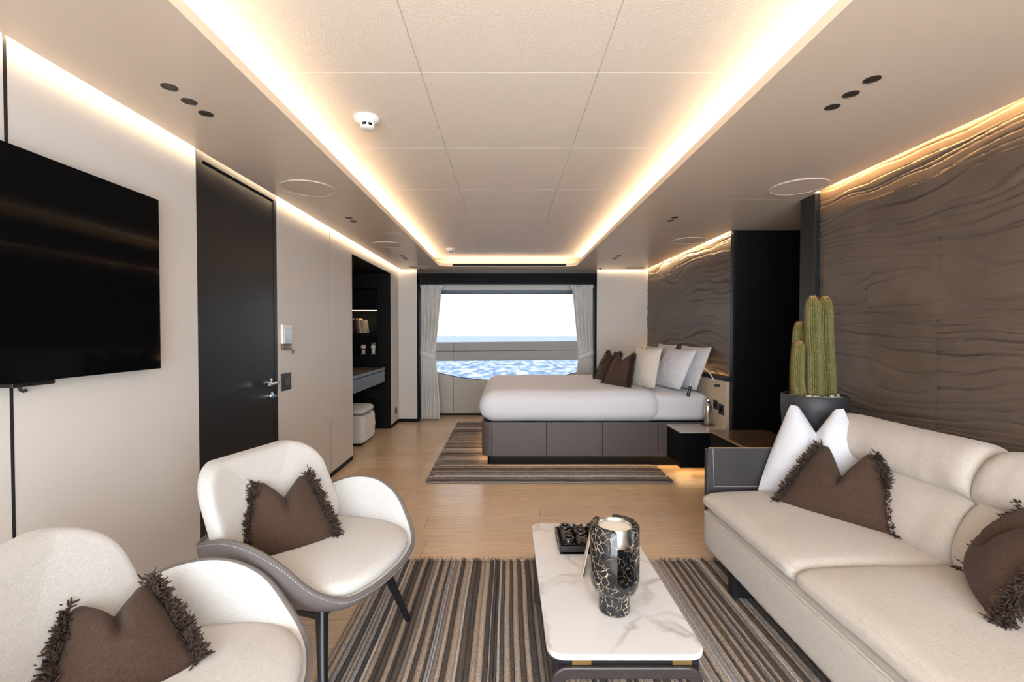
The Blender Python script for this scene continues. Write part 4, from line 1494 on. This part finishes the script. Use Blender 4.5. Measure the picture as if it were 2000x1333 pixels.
frame_end(TY0 + 0.006, TY0 + 0.042)
frame_end(TY1 - 0.075, TY1 - 0.039)
for x in (TX0 + 0.014, TX1 - 0.04):
    box('side_rail', m_blackleg, ctb, x, x + 0.026, TY0 + 0.03, TY1 - 0.05, 0.285, 0.33, world=True, bevel=0.003)
box('cross_rail', m_blackleg, ctb, TX0 + 0.02, TX1 - 0.02, TY0 + 0.02, TY0 + 0.045, 0.322, 0.3415, world=True)
for x in (0.185, 0.47):
    box('brass_spacer', m_brass, ctb, x, x + 0.055, TY0 + 0.012, TY0 + 0.05, 0.3225, 0.3418, world=True, bevel=0.001)

# ---- marble candle holder
vz = thing('candle_holder', 'black gold-veined marble candle holder with open slots on coffee table', 'candle holder', (0.352, 1.475, 0.3605), R(14))
prof = [(0, 0), (0.047, 0), (0.050, 0.003), (0.050, 0.055), (0.056, 0.062), (0.068, 0.074), (0.076, 0.092), (0.079, 0.115), (0.079, 0.278), (0.075, 0.284), (0.060, 0.284), (0.0575, 0.281), (0.0575, 0.115), (0.048, 0.098), (0.0, 0.092)]
tmp = ob('tmp', G().lathe(prof, 72), m_bmarble, None, smooth=True, weld=True)
cut_poly = [(0.0285, 0.35), (-0.0285, 0.35)] + arc(0, 0.138, 0.0285, 180, 360, 12)
cut = ob('tmp_cut', G().prism(cut_poly, -0.2, 0.2, 'y'), m_bmarble, None)
bm_ = tmp.modifiers.new('b', 'BOOLEAN')
bm_.operation = 'DIFFERENCE'
bm_.object = cut
bm_.solver = 'EXACT'
bpy.context.view_layer.update()
dg = bpy.context.evaluated_depsgraph_get()
me = bpy.data.meshes.new_from_object(tmp.evaluated_get(dg))
bpy.data.objects.remove(tmp)
bpy.data.objects.remove(cut)
me.name = 'holder'
me.polygons.foreach_set('use_smooth', [True] * len(me.polygons))
me.set_sharp_from_angle(angle=R(40))
hol = bpy.data.objects.new('holder', me)
col.objects.link(hol)
hol.parent = vz
ob('candle_cup', G().lathe([(0, 0.222), (0.0565, 0.222), (0.057, 0.226), (0.057, 0.279), (0.0555, 0.281), (0.054, 0.279), (0.054, 0.24), (0, 0.24)], 48), m_satin, vz, smooth=True)
ob('candle', G().lathe([(0.0535, 0.25), (0.0535, 0.270), (0.05, 0.272), (0, 0.271)], 40), m_wax, vz, smooth=True)

# ---- noughts and crosses board
bd = thing('game_board', 'square black wooden noughts and crosses board on the coffee table', 'game board', (0.315, 1.94, 0.3605))
ob('tray', G().box(-0.098, 0.098, -0.098, 0.098, 0, 0.012), m_board, bd, bevel=0.002)
for b in ((-0.098, -0.091, -0.098, 0.098), (0.091, 0.098, -0.098, 0.098), (-0.091, 0.091, -0.098, -0.091), (-0.091, 0.091, 0.091, 0.098)):
    box('tray_rim', m_board, bd, b[0], b[1], b[2], b[3], 0.0, 0.032, bevel=0.0015)
rows_ = ['OXO', 'XOX', 'OXO']       # per column, far to near
cn = ['left column', 'middle column', 'right column']
rn = ['farthest', 'middle', 'nearest']
for ci in range(3):
    for ri in range(3):
        k = rows_[ci][ri]
        kind = 'ring-shaped' if k == 'O' else 'cross-shaped'
        t = thing('game_piece', f'{kind} black game piece, {rn[ri]} in the {cn[ci]} of the board', 'game piece', (0.315 + (ci - 1) * 0.058, 1.94 - (ri - 1) * 0.058, 0.3728), group='noughts and crosses pieces')
        box('block', m_piece, t, -0.025, 0.025, -0.025, 0.025, 0, 0.024, bevel=0.002)
        if k == 'O':
            ob('ring', G().lathe([(0.0245, 0.024), (0.0245, 0.040), (0.023, 0.042), (0.016, 0.042), (0.0145, 0.040), (0.0145, 0.0245)], 28), m_piece, t, smooth=True)
            ob('ring_edge', G().lathe([(0.0235, 0.0415), (0.0225, 0.0426), (0.0165, 0.0426), (0.0155, 0.0415)], 28, cap=False), m_ringtop, t, smooth=True)
        else:
            for a in (45, -45):
                g = G().box(-0.028, 0.028, -0.0045, 0.0045, 0.024, 0.040)
                ca, sa = math.cos(R(a)), math.sin(R(a))
                g.v = [(q[0] * ca - q[1] * sa, q[0] * sa + q[1] * ca, q[2] + (0.0002 if a > 0 else 0)) for q in g.v]
                ob('cross_arm', g, m_ringtop, t, bevel=0.001)

# ---- tent card behind the candle holder
tcd = thing('tent_card', 'small folded cream and black card standing behind the candle holder', 'card', (0.33, 1.73, 0.3605))
a0, a1, a2, a3 = (-0.052, -0.062, 0), (-0.030, 0.055, 0), (-0.002, 0.05, 0.13), (-0.018, -0.035, 0.13)
b0, b1 = (0.048, -0.05, 0), (0.06, 0.05, 0)


def slab(pp, th):
    n_ = (Vector(pp[1]) - Vector(pp[0])).cross(Vector(pp[3]) - Vector(pp[0])).normalized() * th
    q = [Vector(p_) for p_ in pp] + [Vector(p_) + n_ for p_ in pp]
    return G().add(q, [(0, 1, 2, 3), (7, 6, 5, 4), (0, 4, 5, 1), (1, 5, 6, 2), (2, 6, 7, 3), (3, 7, 4, 0)])


ob('front_leaf', slab([a0, a1, a2, a3], 0.002), m_card, tcd)
ob('lining_leaf', slab([(p_[0] + 0.0025, p_[1], p_[2]) for p_ in (a0, a1, a2, a3)], 0.001), m_cardblk, tcd)
ob('rear_leaf', slab([b0, b1, (a2[0] + 0.004, a2[1], 0.13), (a3[0] + 0.004, a3[1], 0.13)], 0.002), m_cardblk, tcd)
